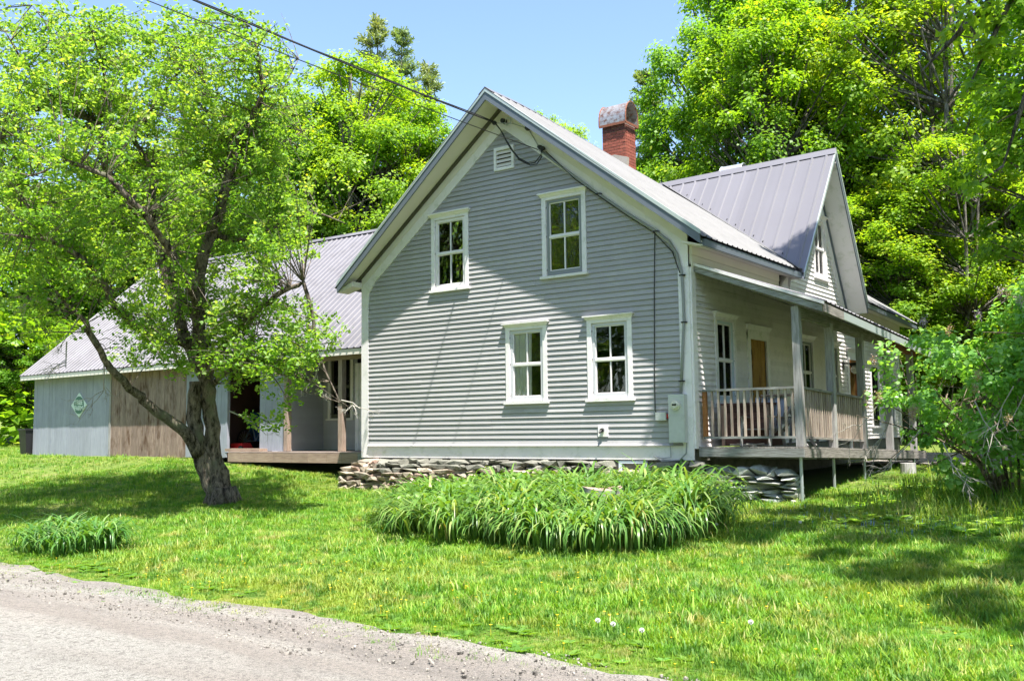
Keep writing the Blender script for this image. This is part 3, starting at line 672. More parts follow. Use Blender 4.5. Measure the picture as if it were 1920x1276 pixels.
for i, y in enumerate(posty):
    hw = .065
    MB().box(PX-hw, PX+hw, y-hw, y+hw, .235+sg(y), 2.60+sg(y)*.9 if i == 0 else 2.50+sg(y)).build('porch_post', m_greywood, porch)
    MB().tube([(PX, y-.05, .06+sg(y)), (PX, y-.05, g1(PX, y)-.1)], .028, 8).build('deck_leg', m_pipe, porch)
MB().prism([(PX-.05, 0.35, 2.42), (PX+.05, .35, 2.42), (PX+.05, .35, 2.60), (PX-.05, .35, 2.60)], (0, 5.3, sg(5.6))).build('porch_beam', m_greywoody, porch)
MB().prism([(PX-.05, 5.65, 2.42+sg(5.6)), (PX+.05, 5.65, 2.42+sg(5.6)), (PX+.05, 5.65, 2.60+sg(5.6)), (PX-.05, 5.65, 2.60+sg(5.6))], (0, 2.35, sg(2.6))).build('porch_beam', m_orangewood, porch)
# porch roof: slopes from the wall to the outer edge
def pr_out(y): return 2.62-.055*(y-.2)
for i in range(9):
    a = .12+i*.9; b = min(a+.9, 8.0); panel(porch, (8.24, a, 3.52-.03*(a-.1)), (8.24, b, 3.52-.03*(b-.1)), (10.56, a, pr_out(a)+.02), (10.56, b, pr_out(b)+.02), m_metalroof, 4)
for i in range(12):
    y = .5+i*.66; MB().prism([(8.24, y, 3.36-.03*y), (10.5, y, pr_out(y)-.12), (10.5, y, pr_out(y)-.02), (8.24, y, 3.49-.03*y)], (0, .04, 0)).build('rafter', m_greywood, porch)
MB().prism([(8.24, .10, 3.37), (10.52, .10, 2.46), (10.52, .10, 2.575), (8.24, .10, 3.475)], (0, .04, 0)).build('porch_rake', m_greywoodx, porch)
MB().prism([(8.24, .07, 3.478), (10.56, .07, 2.578), (10.56, .07, 2.63), (8.24, .07, 3.53)], (0, .06, 0)).build('porch_rake', m_white, porch)
MB().prism([(10.52, .16, 2.455), (10.555, .16, 2.455), (10.555, .16, 2.60), (10.52, .16, 2.60)], (0, 1.0, -.055)).build('porch_fascia', m_greywoody, porch)
MB().prism([(10.52, 1.17, 2.41), (10.555, 1.17, 2.41), (10.555, 1.17, 2.545), (10.52, 1.17, 2.545)], (0, 6.83, -.375)).build('porch_fascia', m_drip, porch)
MB().prism([(8.24, 8.0, 3.25), (10.52, 8.0, 2.03), (10.52, 8.0, 2.13), (8.24, 8.0, 3.35)], (0, .04, 0)).build('porch_rake', m_greywoodx, porch)
# front railing
MB().box(8.30, 9.955, .17, .26, 1.205, 1.245).build('top_rail', m_greywoodx, porch)
MB().box(8.30, 9.955, .19, .24, .37, .41).build('bottom_rail', m_greywoodx, porch)
MB().box(8.285, 8.36, .185, .245, .41, 1.205).build('rail_end_post', m_orangewood, porch)
for i in range(13):
    xx = 8.46+i*.122; l = rnd.uniform(-.006, .006); MB().prism([(xx-.02, .20, .41), (xx+.016, .20, .41), (xx+.016, .235, .41), (xx-.02, .235, .41)], (l, 0, .795)).build('baluster', m_balust, porch)
for y0, y1 in ((.345, 1.885), (2.015, 3.735)):
    a = sg(y0); b = sg(y1)-a
    MB().prism([(PX-.045, y0, 1.205+a), (PX+.045, y0, 1.205+a), (PX+.045, y0, 1.245+a), (PX-.045, y0, 1.245+a)], (0, y1-y0, b)).build('top_rail', m_greywoody, porch)
    MB().prism([(PX-.025, y0, .37+a), (PX+.025, y0, .37+a), (PX+.025, y0, .41+a), (PX-.025, y0, .41+a)], (0, y1-y0, b)).build('bottom_rail', m_greywoody, porch)
    n = int((y1-y0)/.115)
    for k in range(n):
        y = y0+(k+.6)*(y1-y0)/n; MB().prism([(PX-.018, y-.02, .41+sg(y)), (PX+.018, y-.02, .41+sg(y)), (PX+.018, y+.02, .41+sg(y)), (PX-.018, y+.02, .41+sg(y))], (0, rnd.uniform(-.004, .004), .795)).build('baluster', m_balust, porch)

# dry stone wall under the porch
dw = thing('dry_stone_wall', 'low dry stone wall of flat grey ledge slabs under the porch corner', 'wall', (9.1, .35, -.7))
z = -.74
for c in range(6):
    x = 8.1; h = rnd.uniform(.06, .11)
    while x < 9.86:
        wd = rnd.uniform(.3, .85); wd = min(wd, 9.95-x); stone(x+wd/2, .34+rnd.uniform(-.03, .03), z+h/2, wd*1.04, .5, h*1.15, dw, m_slate, (0, 0, rnd.uniform(-.06, .06))); x += wd*.97
    z += h*.92
for xx, wd, h in ((8.38, .24, .15), (8.64, .34, .18), (8.97, .4, .17), (9.26, .36, .21), (9.49, .15, .17), (9.72, .42, .14)):
    stone(xx, .33, z+h*.42, wd*1.08, .4, h*1.15, dw, m_slate, (0, rnd.uniform(-.05, .05), rnd.uniform(-.1, .1)))

# ------------------------------------------------------------------ attached barn wing
wing = thing('attached_barn', 'long low barn wing with ribbed metal roof, blue grey and bare boards', 'barn', (-9, 1.35, -.1))
WY = 1.35; EY = 1.02; EZ = 2.63; RYW = 6.0; RZW = 6.97
xw = list(np.arange(-17.5, .3, .92))
xw[-1] = .35
wroof = MB().box(-17.3, 0, 5.9, 6.0, 6.6, 6.8).build('roof', m_oldwood, wing)
for a, b in zip(xw[:-1], xw[1:]):
    za = lambda x: RZW-.006*(x+17.5)
    panel(wroof, (a, RYW, za(a)), (b, RYW, za(b)), (a, EY-.04, EZ+.0), (b, EY-.04, EZ+.0), m_metalroof, 4, .024)
    panel(wroof, (a, RYW, za(a)), (b, RYW, za(b)), (a, 11, EZ), (b, 11, EZ), m_metalroof, 4, .024)
for a, b in zip(xw[:-1], xw[1:]):
    MB().prism([(a, RYW, za(a)+.05), (b, RYW, za(b)+.05), (b, RYW-.16, za(b)-.07), (a, RYW-.16, za(a)-.07)], (0, 0, -.008)).prism([(a, RYW, za(a)+.05), (b, RYW, za(b)+.05), (b, RYW+.16, za(b)-.07), (a, RYW+.16, za(a)-.07)], (0, 0, -.008)).build('ridge_cap', m_metalroof, wroof)
MB().box(-17.45, 0, EY-.02, EY+.005, EZ-.16, EZ-.02).build('eave_fascia', m_cream, wing)
MB().box(-17.45, 0, EY+.005, WY, EZ-.10, EZ-.085).build('soffit', m_greywoodx, wing)
MB().prism([(-17.45, EY, EZ-.02), (-17.45, RYW, RZW-.02), (-17.45, RYW, RZW-.2), (-17.45, EY, EZ-.18)], (-.03, 0, 0)).build('rake_board', m_cream, wing)
def boards(x0, x1, z0, z1, mat, wdt=.19, y=WY):
    x = x0
    while x < x1-.02:
        b = min(x+wdt*rnd.uniform(.85, 1.15), x1); e = rnd.uniform(0, .006)
        MB().box(x+.002, b-.003, y-e-.02, y, z0+rnd.uniform(-.012, .012), z1).build('board', mat, wing); x = b
boards(-17.1, -12.47, -.12, 2.52, m_bluewood)
MB().box(-12.47, -12.38, WY-.045, WY, -.12, 2.52).build('corner_board', m_greywood, wing)
boards(-12.38, -8.5, -.10, 2.52, m_oldwood, .165)
boards(-8.5, -6.62, -.08, 2.52, m_bluewood)
boards(-5.22, -4.16, .09, 2.52, m_bluewood, .26)
MB().box(-17.1, -6.62, WY+.002, WY+.03, -.1, 2.5).build('wall_backing', m_dark, wing)
MB().box(-5.22, -4.16, WY+.002, WY+.03, .0, 2.5).build('wall_backing', m_dark, wing)
MB().box(-17.1, -17.0, WY, 10.8, -.1, 2.6).box(-17.1, 0, 10.7, 10.8, 0, 2.6).prism([(-17.05, EY+.4, 2.5), (-17.05, 10.8, 2.5), (-17.05, RYW, 6.8)], (.05, 0, 0)).build('plain_wall', m_oldwood, wing)
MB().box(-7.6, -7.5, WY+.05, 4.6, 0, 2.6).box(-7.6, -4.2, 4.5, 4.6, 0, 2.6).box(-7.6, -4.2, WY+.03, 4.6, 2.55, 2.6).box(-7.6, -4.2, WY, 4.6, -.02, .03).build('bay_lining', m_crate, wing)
MB().box(-6.68, -6.60, WY-.03, WY+.06, .05, 2.52).build('door_post', m_bluewood, wing)
# recess walls
sidew = lambda u, n, v: (-4.12+n, u, v)
clap_rows(wing, sidew, .10, 2.5, lambda z: (1.45, 2.6), [], m_siding, .1015)
backw = lambda u, n, v: (u, 2.6-n, v)
clap_rows(wing, backw, .10, 2.5, lambda z: (-4.1, 0), [(-3.9, -2.95, .93, 2.62), (-2.80, -1.9, 0, 2.5)], m_siding, .1015)
MB().box(-4.16, -4.125, WY+.05, 2.6, .05, 2.55).box(-4.12, 0, 2.602, 2.66, .05, .9).box(-4.12, -3.9, 2.602, 2.66, .9, 2.55).box(-1.9, 0, 2.602, 2.66, 0, 2.55).build('wall_backing', m_dark, wing)
window(wing, backw, -3.95, -2.90, .89, 2.62, hood=False, storm=m_brownstrip, sash=m_brownstrip, cas=m_cream, curtain=(.52, 1.0), label='recessed window beside the post with a white curtain')
MB().box(-2.85, -2.72, 2.56, 2.6, .07, 2.4).box(-1.95, -1.83, 2.56, 2.6, .07, 2.4).box(-2.72, -1.95, 2.58, 2.62, .07, 2.4).build('door_frame', m_white, wing)
for xx in (-4.09, -2.05): MB().box(xx-.07, xx+.07, WY-.10, WY+.04, .10, 2.38).build('porch_post', m_tanpost, wing)
MB().box(-4.16, 0, WY-.09, WY-.03, 2.38, 2.535).build('porch_beam', m_tanbeam, wing)
dk = MB().box(-6.1, -.05, 1.0, 1.04, -.17, .055).build('deck', m_tanbeam, wing)
for i in range(12):
    a = .985+i*.135; MB().box(-4.1 if a > 1.35 else -6.1, -.05, a, a+.128, .058, .088).build('deck_board', m_deckw, dk)
x = -6.1
while x < -1.2:
    b = min(x+rnd.uniform(.5, .75), -1.15); MB().box(x+.004, b-.004, .972, .998, -.185, .05).build('deck_face_board', m_tanbeam, dk); x = b
MB().box(-1.14, -.05, .965, .998, -.19, .052).build('deck_face_board', m_greywoodx, dk)
MB().box(-.5, -.36, 1.05, 1.2, -.6, -.17).build('deck_leg', m_greywood, dk)
MB().box(-6.35, -4.9, 1.06, 1.34, .09, .165).build('step', m_tanbeam, dk)
tp = tag(MB().tube([(-2.44, 2.58, .70), (-2.44, 2.52, .70)], .055, 12).tube([(-2.44, 2.54, .70), (-2.44, 2.46, .70)], .025, 8).build('outdoor_tap', m_black), 'black round outdoor tap on the recessed grey wall near the house corner', 'tap')

# ------------------------------------------------------------------ things fixed to the house
mt = thing('electric_meter', 'tall grey electric meter box with round dial on the house corner board', 'meter', (7.94, -.05, .31))
MB().box(7.79, 8.10, -.17, -.036, .31, 1.165).build('meter_box', m_greyplastic, mt)
MB().box(7.785, 8.105, -.177, -.17, .78, .80).box(7.80, 8.09, -.176, -.17, .33, .775).build('cover', m_greyplastic, mt)
MB().tube([(7.945, -.17, .97), (7.945, -.21, .97)], .088, 20).tube([(7.945, -.21, .97), (7.945, -.245, .97)], [.07, .055], 20).build('dial', m_lampglass, mt)
MB().box(7.905, 7.985, -.252, -.243, .965, .995).build('dial_face', m_cable, mt)
jb = tag(MB().box(7.49, 7.70, -.10, -.02, .71, .855).build('junction_box', m_greyplastic), 'small grey plastic junction box left of the electric meter', 'box')
tg = MB().box(7.70, 7.735, -.07, -.03, .74, .82).build('red_connector', m_red, None); tag(tg, 'small red cable connector between junction box and meter', 'connector')
oc = thing('outdoor_outlet', 'white square plate with dark spigot low on the front wall', 'tap', (6.35, -.02, .53))
MB().box(6.24, 6.455, -.04, -.015, .425, .64).build('plate', m_white, oc)
MB().tube([(6.34, -.04, .55), (6.35, -.10, .54)], .038, 12).tube([(6.35, -.10, .54), (6.34, -.15, .50)], .022, 8).build('spigot', m_black, oc)
cond = [(5.05, -.09, 6.16), (5.64, -.09, 5.66), (6.36, -.09, 5.074), (7.04, -.09, 4.56), (7.54, -.09, 4.21), (7.855, -.08, 3.949), (8.0, -.07, 3.70), (8.08, -.07, 3.355), (8.10, -.07, 2.869), (8.10, -.07, 2.485), (8.06, -.07, 2.0), (8.0, -.07, 1.17)]
o = tag(MB().tube(cond, .026, 8).build('service_conduit', m_greycable, smooth=True), 'thick grey service cable running down the right rake to the meter', 'cable')
mb = MB()
for (a, b, c) in ((8.09, -.07, 3.3), (8.10, -.07, 2.45), (7.60, -.09, 4.16), (6.4, -.09, 5.05), (8.02, -.07, 1.4)): mb.box(a-.05, a+.05, b-.03, b+.04, c-.012, c+.012)
mb.build('clip', m_cable, o)
tag(MB().tube([(5.2, -.11, 6.10), (5.9, -.11, 5.40), (6.9, -.11, 4.62), (7.54, -.05, 4.15), (7.9, -.05, 3.75), (8.04, -.06, 3.35)], .009, 5).build('thin_cable', m_cable), 'thin black cable sagging along the right rake frieze board', 'cable')
tag(MB().tube([(7.545, -.035, 4.14), (7.50, -.035, 3.0), (7.46, -.035, 1.4), (7.455, -.035, .9), (7.50, -.05, .77), (7.54, -.06, .76)], .009, 5).build('telephone_cable', m_cable), 'thin black cable dropping straight down the clapboards to the junction box', 'cable')
tag(MB().tube([(7.74, -.06, .74), (7.75, -.06, .35), (7.76, -.06, .05), (7.60, -.07, .03), (7.42, -.07, .07)], .008, 5).tube([(7.45, -.07, .05), (7.6, -.09, -.02), (7.95, -.1, .0), (8.07, -.08, .12), (8.09, -.08, .31)], .013, 6).build('loose_cable', m_greycable), 'loose cables looping below the meter box on the skirt board', 'cable')
LA = Vector((4.08, -.27, 6.86))
svc = thing('service_wire', 'thick twisted black service wire crossing the sky to the gable peak', 'wire', tuple(LA))
def caten(a, b, sag, n=24):
    a = Vector(a); b = Vector(b); return [a.lerp(b, i/n)-Vector((0, 0, sag*4*(i/n)*(1-i/n))) for i in range(n+1)]
D = Vector((2.38, -6.47, 7.77))-LA
main = caten(LA, LA+D*3.2+Vector((0, 0, .83)), .30, 40)
MB().tube(main, .014, 6).tube([p+Vector((0, .015*math.cos(i*1.3), .022+.01*math.sin(i*1.3))) for i, p in enumerate(main)], .010, 5).build('strand', m_cable, svc)
loop = [(4.077, -.27, 6.854), (4.2, -.27, 6.70), (4.33, -.26, 6.45), (4.45, -.25, 6.246), (4.633, -.25, 6.02), (4.867, -.25, 5.875), (5.037, -.25, 5.865), (5.155, -.23, 5.985), (5.15, -.17, 6.12), (5.06, -.12, 6.18)]
MB().tube(loop, .013, 6).tube([(a+.07*math.sin(i*.35), b-.02, c-.05*math.sin(i*.35)) for i, (a, b, c) in enumerate(loop)], .012, 6).tube([loop[4], loop[5]], .026, 8).build('drip_loop', m_cable, svc)
MB().tube([(4.08, -.27, 6.86), (4.45, -.2, 6.80), (4.75, -.06, 6.66)], .008, 5).tube([(4.75, -.06, 6.66), (4.95, -.08, 6.35), (5.06, -.12, 6.2)], .009, 5).build('guy_strand', m_greycable, svc)
mb = MB()
for c in ((4.75, -.08, 6.66), (5.08, -.12, 6.2), (5.15, -.13, 6.16), (4.05, -.27, 6.87)): mb.tube([Vector(c)+Vector((-.05, 0, .03)), Vector(c), Vector(c)+Vector((.05, -.02, -.02))], [.03, .05, .03], 8)
mb.build('clamp', m_black, svc)
w2 = (5.03, -.12, 6.16); D2 = Vector((2.63, -7.48, 7.33))-Vector(w2)
tag(MB().tube(caten(w2, Vector(w2)+D2*2.6+Vector((0, 0, .49)), .2, 40), .009, 5).build('telephone_wire', m_cable), 'thinner black wire below the service wire meeting the right rake', 'wire')
fl = thing('round_insulator', 'round porcelain ring insulator on the frieze under the peak', 'insulator', (4.2, -.06, 6.95))
ring = [Vector((4.27+.075*math.cos(a), -.10, 6.90+.075*math.sin(a))) for a in [i*math.pi/8 for i in range(17)]]
MB().tube(ring, .014, 6, False).build('ring', m_greyplastic, fl); MB().tube([(4.16, -.05, 6.93), (4.16, -.16, 6.93)], [.06, .045], 12).build('knob', m_black, fl)
gl = thing('gable_floodlight', 'small white floodlight at the peak of the cross gable', 'lamp', (8.26, 6.95, 6.3))
MB().tube([(8.25, 6.93, 6.33), (8.42, 6.9, 6.28)], [.05, .05], 10).tube([(8.40, 6.9, 6.29), (8.50, 6.86, 6.22)], [.05, .075], 12).build('lamp_head', m_greyplastic, gl)
pl = thing('porch_lantern', 'old wall lantern with glass globe beside the open porch door', 'lamp', (8.2, 8.45, 2.0))
MB().box(8.2, 8.25, 8.40, 8.50, 1.95, 2.15).beam((8.23, 8.45, 2.1), (8.55, 8.45, 2.1), .03, .03).box(8.42, 8.62, 8.36, 8.54, 2.04, 2.10).build('bracket', m_black, pl)
MB().tube([(8.52, 8.45, 2.04), (8.52, 8.45, 1.98), (8.52, 8.45, 1.90), (8.52, 8.45, 1.84)], [.05, .10, .10, .03], 12).build('globe', m_lampglass, pl)

# tree farm sign
sn = thing('diamond_sign', 'green and pale diamond sign reading TREE FARM on the blue grey boards', 'sign', (-14.22, 1.31, 1.56))
MB().prism([(-14.22, 1.325, 1.97), (-13.75, 1.325, 1.56), (-14.22, 1.325, 1.15), (-14.69, 1.325, 1.56)], (0, -.018, 0)).build('plate', m_signwhite, sn)
MB().tube([(-14.22, 1.309, 1.56), (-14.22, 1.300, 1.56)], .285, 32).build('disc', m_signgreen, sn)
def text(s, size, loc, parent, mat):
    c = bpy.data.curves.new('lettering', 'FONT'); c.body = s; c.size = size; c.align_x = 'CENTER'; c.extrude = .002; c.offset = .009
    t = bpy.data.objects.new('lettering', c); COL.objects.link(t); bpy.context.view_layer.update()
    me = bpy.data.meshes.new_from_object(t.evaluated_get(bpy.context.evaluated_depsgraph_get())); bpy.data.objects.remove(t); bpy.data.curves.remove(c)
    me.materials.clear(); me.materials.append(mat); me.transform(Matrix.Rotation(math.pi/2, 4, 'X')); me.transform(Matrix.Translation(loc)); me.name = 'lettering'
    return link(bpy.data.objects.new('lettering', me), parent)
text('TREE', .205, (-14.22, 1.296, 1.58), sn, m_signwhite); text('FARM', .205, (-14.22, 1.296, 1.395), sn, m_signwhite)
# weather vane
wv = thing('weather_vane', 'pale metal arrow weather vane on the left end of the barn ridge', 'weather vane', (-17.2, 6, 6.97))
MB().tube([(-17.2, 6, 6.9), (-17.2, 6, 7.9)], .02, 6).build('pole', m_galv, wv); MB().tube([(-17.2, 6, 7.35), (-17.2, 6, 7.43)], .05, 8).build('ball', m_bluesash, wv)
MB().prism([(-17.55, 6, 7.62), (-17.2, 6, 7.95), (-16.9, 6, 7.7), (-17.05, 6, 7.62), (-17.2, 6, 7.72)], (0, .02, 0)).build('arrow', m_galv, wv)
# bin left of barn
bn = thing('trash_bin', 'dark rubbish bin standing against the left end of the barn', 'bin', (-17.35, 1.3, -.1))
MB().add([(-17.55, 1.15, -.1), (-17.18, 1.15, -.1), (-17.18, 1.65, -.1), (-17.55, 1.65, -.1), (-17.6, 1.08, .78), (-17.13, 1.08, .78), (-17.13, 1.7, .78), (-17.6, 1.7, .78)], [(0, 3, 2, 1), (4, 5, 6, 7), (0, 1, 5, 4), (1, 2, 6, 5), (2, 3, 7, 6), (3, 0, 4, 7)]).build('body', m_black, bn)
MB().box(-17.63, -17.10, 1.05, 1.73, .78, .84).build('lid', m_black, bn)
# inside the open bay
tarp = []
n = 9; vs = []
for i in range(n):
    for j in range(n):
        u = i/(n-1); v = j/(n-1); vs.append((-7.25+1.5*u, 2.6+.3*math.sin(u*7)*v+.05*math.sin(v*9), .35+.95*v-.12*math.sin(u*5+1)*v))
tb = MB().add(vs, [(i*n+j, (i+1)*n+j, (i+1)*n+j+1, i*n+j+1) for i in range(n-1) for j in range(n-1)]).build('blue_tarp', m_bluetarp, None, True, False)
md = tb.modifiers.new('thick', 'SOLIDIFY'); md.thickness = .02; tag(tb, 'crumpled blue tarpaulin heaped inside the open barn bay', 'tarp')
bk = thing('bicycle', 'dark bicycle leaning in the shade of the barn bay', 'bicycle', (-6.5, 2.2, .03))
for cx in (-6.95, -5.95):
    wl = MB().tube([Vector((cx+.31*math.cos(a), 2.2, .36+.31*math.sin(a))) for a in [i*math.pi/12 for i in range(25)]], .018, 6, False).build('wheel', m_black, bk)
    mb = MB(); [mb.tube([(cx, 2.2, .36), (cx+.3*math.cos(a), 2.2, .36+.3*math.sin(a))], .003, 3) for a in [i*math.pi/8 for i in range(16)]]; mb.build('spoke', m_pipe, wl)
MB().tube([(-6.95, 2.2, .36), (-6.65, 2.2, .8), (-6.12, 2.2, .85), (-6.45, 2.2, .36), (-6.95, 2.2, .36)], .017, 6).tube([(-6.45, 2.2, .36), (-6.68, 2.2, .92)], .017, 6).tube([(-5.95, 2.2, .36), (-6.1, 2.2, .98)], .017, 6).build('frame', m_greytrim, bk)
MB().box(-6.8, -6.55, 2.14, 2.26, .92, .97).build('saddle', m_black, bk); MB().tube([(-6.1, 1.95, 1.0), (-6.1, 2.45, 1.0)], .014, 6).build('handlebar', m_pipe, bk)
mw = thing('red_mower', 'low red machine deck on the floor of the open barn bay', 'mower', (-6.6, 1.8, .03))
MB().add([(-6.95, 1.6, .15), (-6.3, 1.6, .15), (-6.3, 2.0, .15), (-6.95, 2.0, .15), (-6.88, 1.66, .30), (-6.37, 1.66, .30), (-6.37, 1.95, .30), (-6.88, 1.95, .30)], [(0, 3, 2, 1), (4, 5, 6, 7), (0, 1, 5, 4), (1, 2, 6, 5), (2, 3, 7, 6), (3, 0, 4, 7)]).build('deck', m_red, mw)
for cx in (-6.9, -6.35): MB().tube([(cx, 1.57, .13), (cx, 1.63, .13)], .1, 12).build('wheel', m_black, mw)

# things on the porch
cr = thing('wooden_crate', 'dark brown plank crate standing on the porch below the window', 'crate', (8.9, 1.1, .2))
MB().box(8.47, 9.28, .72, 1.38, .24, .96).build('body', m_crate, cr)
for k in range(5): MB().box(8.44, 8.98 if False else 9.30, .69, .718, .25+k*.145, .25+k*.145+.135).build('plank', m_crate, cr)
MB().box(8.42, 9.33, .66, 1.42, .962, 1.0).build('lid', m_crate, cr)
for xx in (8.42, 9.27): MB().box(xx, xx+.06, .665, .69, .24, .96).build('corner_strip', m_oldwood, cr)
hp = tag(MB().tube([(8.75+.33*t*.1+.25*math.cos(t*2.1), .42+.08*math.sin(t*1.7), .26+.02*math.sin(t*3)) for t in range(14)], .014, 5).build('twig_pile', m_twig), 'tangle of pale twigs on the porch floor before the crate', 'twigs')
tbp = thing('porch_table', 'rough wooden table with crossed legs on the porch corner', 'table', (9.45, 1.25, .2))
for k in range(3): MB().box(9.05, 9.92, 1.0+k*.16, 1.0+k*.16+.15, 1.12, 1.15).build('top_board', m_tanbeam, tbp)
for yy in (1.03, 1.44):
    MB().beam((9.08, yy, .22), (9.75, yy, 1.12), .04, .07, (0, 1, 0)).build('leg', m_greywood, tbp); MB().beam((9.85, yy+.05, .22), (9.2, yy+.05, 1.12), .04, .07, (0, 1, 0)).build('leg', m_greywood, tbp)
MB().box(9.0, 9.9, .95, .98, .62, .70).build('stretcher', m_greywoodx, tbp)
for i, (xx, yy) in enumerate(((9.2, .62), (9.35, 2.6))):
    ch = thing('deck_chair', ['low grey slatted deck chair behind the front porch railing', 'low grey slatted deck chair behind the side porch railing'][i], 'chair', (xx, yy, .2), 'slatted deck chairs on the porch')
    for k in range(5): MB().box(xx-.25, xx+.25, yy-.28+k*.1, yy-.28+k*.1+.08, .52, .54).build('seat_slat', m_greywoodx, ch)
    for k in range(5): MB().beam((xx-.22+k*.11, yy+.22, .5), (xx-.24+k*.12, yy+.48, 1.1), .09, .018, (0, 1, 0)).build('back_slat', m_bluewood, ch)
    for sx in (-.26, .26):
        MB().beam((xx+sx, yy-.3, .24), (xx+sx, yy-.2, .74), .05, .03).build('leg', m_greywood, ch); MB().beam((xx+sx, yy+.4, .24), (xx+sx, yy+.1, .74), .05, .03).build('leg', m_greywood, ch)
        MB().beam((xx+sx, yy-.3, .75), (xx+sx, yy+.35, .73), .09, .02).build('arm', m_greywoody, ch)
# cut log block beyond the porch
o = tag(MB().tube([(10.55, 4.9, g1(10.55, 4.9)-.05), (10.55, 4.9, g1(10.55, 4.9)+.2)], [.16, .15], 14, jit=.05).build('chopping_block', m_greywood), 'short grey log round standing beyond the porch legs', 'log')

# ------------------------------------------------------------------ vegetation builders
KITE = np.array([(0, 0, 0), (.5, .36, .05), (1, 0, -.06), (.5, -.36, .05)]); KF = np.array([(0, 1, 2, 3)])
HEART = np.array([(0, 0, 0), (.12, .42, .04), (.55, .40, .05), (1, 0, -.1), (.55, -.40, .05), (.12, -.42, .04)]); HF = np.array([(0, 1, 2, 3), (0, 3, 4, 5)])
MAPL = np.array([(0, 0, 0), (.28, .55, -.04), (.55, .25, .05), (1, 0, -.1), (.55, -.25, .05), (.28, -.55, -.04)]); MF = np.array([(0, 1, 2, 3), (0, 3, 4, 5)])
NEED = np.array([(0, .04, 0), (1, .14, 0), (1, -.14, 0), (0, -.04, 0)])
def leafcloud(pos, nrm, size, tv, tf, tint, spin=None):
    n = len(pos); nrm = nrm/np.maximum(1e-6, np.linalg.norm(nrm, axis=1, keepdims=True)); r = rng.normal(size=(n, 3)) if spin is None else spin
    t = r-nrm*(r*nrm).sum(1, keepdims=True); t /= np.maximum(1e-6, np.linalg.norm(t, axis=1, keepdims=True)); b = np.cross(nrm, t)
    c = tv[:, :1, None] if False else None
    V = pos[:, None, :]+size[:, None, None]*(tv[None, :, 0:1]*t[:, None, :]+tv[None, :, 1:2]*b[:, None, :]+tv[None, :, 2:3]*nrm[:, None, :])
    k = len(tv); F = (np.arange(n)[:, None, None]*k+tf[None]).reshape(-1, tf.shape[1]); return V.reshape(-1, 3), F, np.repeat(tint, k)
def clumps_leaves(cc, rr, counts, lsize, tv, tf, centre, flat=.62, up=.8, hang=.0):
    P = []; Nn = []; Sz = []; Ti = []
    for (c, r, n) in zip(cc, rr, counts):
        d = rng.normal(size=(n, 3)); d /= np.linalg.norm(d, axis=1, keepdims=True); q = r*(.35+.75*rng.random((n, 1))**.6)
        sub = rng.normal(size=(9, 3)); sub /= np.linalg.norm(sub, axis=1, keepdims=True)   # sub sprays
        k = rng.integers(0, 9, n); d = d*.55+sub[k]*.75
        p = c+d*q*np.array([1, 1, flat]); P.append(p); out = (c-centre); out = out/max(1e-3, np.linalg.norm(out))
        Nn.append(d*.55+out*.35+np.array([0, 0, up])+rng.normal(size=(n, 3))*.38); Sz.append(lsize*rng.uniform(.65, 1.25, n)); Ti.append(np.clip(rng.normal(rng.uniform(.2, .7), .14, n)+.22*(q[:, 0]/r-.75), 0, 1))   # young growth at the tips is yellower
    return leafcloud(np.concatenate(P), np.concatenate(Nn), np.concatenate(Sz), tv, tf, np.concatenate(Ti))
def tree_data(seed, R, H, h0, ncl, nleaf, lsize, mat, trunk_r=.22, shape='round', cr=.86, bark=None, fork=1, tv=MAPL, tf=MF, lean=0):
    """unit tree at the origin; returns crown mesh, trunk mesh"""
    global rng
    keep = rng; rng = np.random.default_rng(seed); rr_ = random.Random(seed)
    mb = MB(); cc = []; rads = []; cz = (H+h0)/2; ch = (H-h0)/2
    stems = []
    for f in range(fork):
        ang = rr_.uniform(0, 6.28); off = .18*R*(1 if fork > 1 else 0); n = 9; pts = []; rad = []
        for i in range(n):
            t = i/(n-1); pts.append(Vector((math.cos(ang)*off*t*2+.12*math.sin(t*5+seed)*R*.3+lean*t, math.sin(ang)*off*t*2+.12*math.cos(t*4+seed)*R*.3, H*.93*t-.2))); rad.append(trunk_r*(1.25 if i == 0 else 1)*(1-t*.9)*(.75 if fork > 1 else 1)+.015)
        mb.tube(pts, rad, 9, jit=.06); stems.append(pts)
    for i in range(ncl):
        for _ in range(30):
            u = rng.uniform(-1, 1); a = rng.uniform(0, 2*math.pi); rad = (1-abs(u)**2.2)**.5
            q = .55+.45*rng.random()**.5
            if i < ncl*.2: q *= .5
            z = cz+ch*u*.95; x = R*rad*q*math.cos(a); y = R*rad*q*math.sin(a)
            if shape == 'round' and u < -.5: x *= .9; y *= .9
            c = np.array([x+lean*z/H, y, z]); 
            if all(np.linalg.norm((c-o_)*np.array([1, 1, 1.3])) > cr*.8 for o_ in cc): break
        cc.append(c); rads.append(cr*rng.uniform(.6, 1.25))
        st = stems[rr_.randrange(fork)]; hz = max(.12, min(.9, (z-abs(R*.35))/H)); j = min(7, int(hz*8)); b = st[j].lerp(st[j+1], .5); e = Vector(c)
        m_ = b.lerp(e, .5)+Vector((0, 0, -.12*R*.4)); mb.tube([b, m_, e, e+(e-m_)*.15], [trunk_r*.28, trunk_r*.18, .025, .008], 5, cap=False)
    w_ = np.array(rads)**2; cn = np.maximum(40, (nleaf*w_/w_.sum())).astype(int)
    V, F, T = clumps_leaves(cc, rads, cn, lsize, tv, tf, np.array([0, 0, cz-ch*.3]))
    cm = fast_mesh('crown', V, F, mat, T); tm = mb.mesh('trunk', bark or m_bark2, True); rng = keep
    return cm, tm
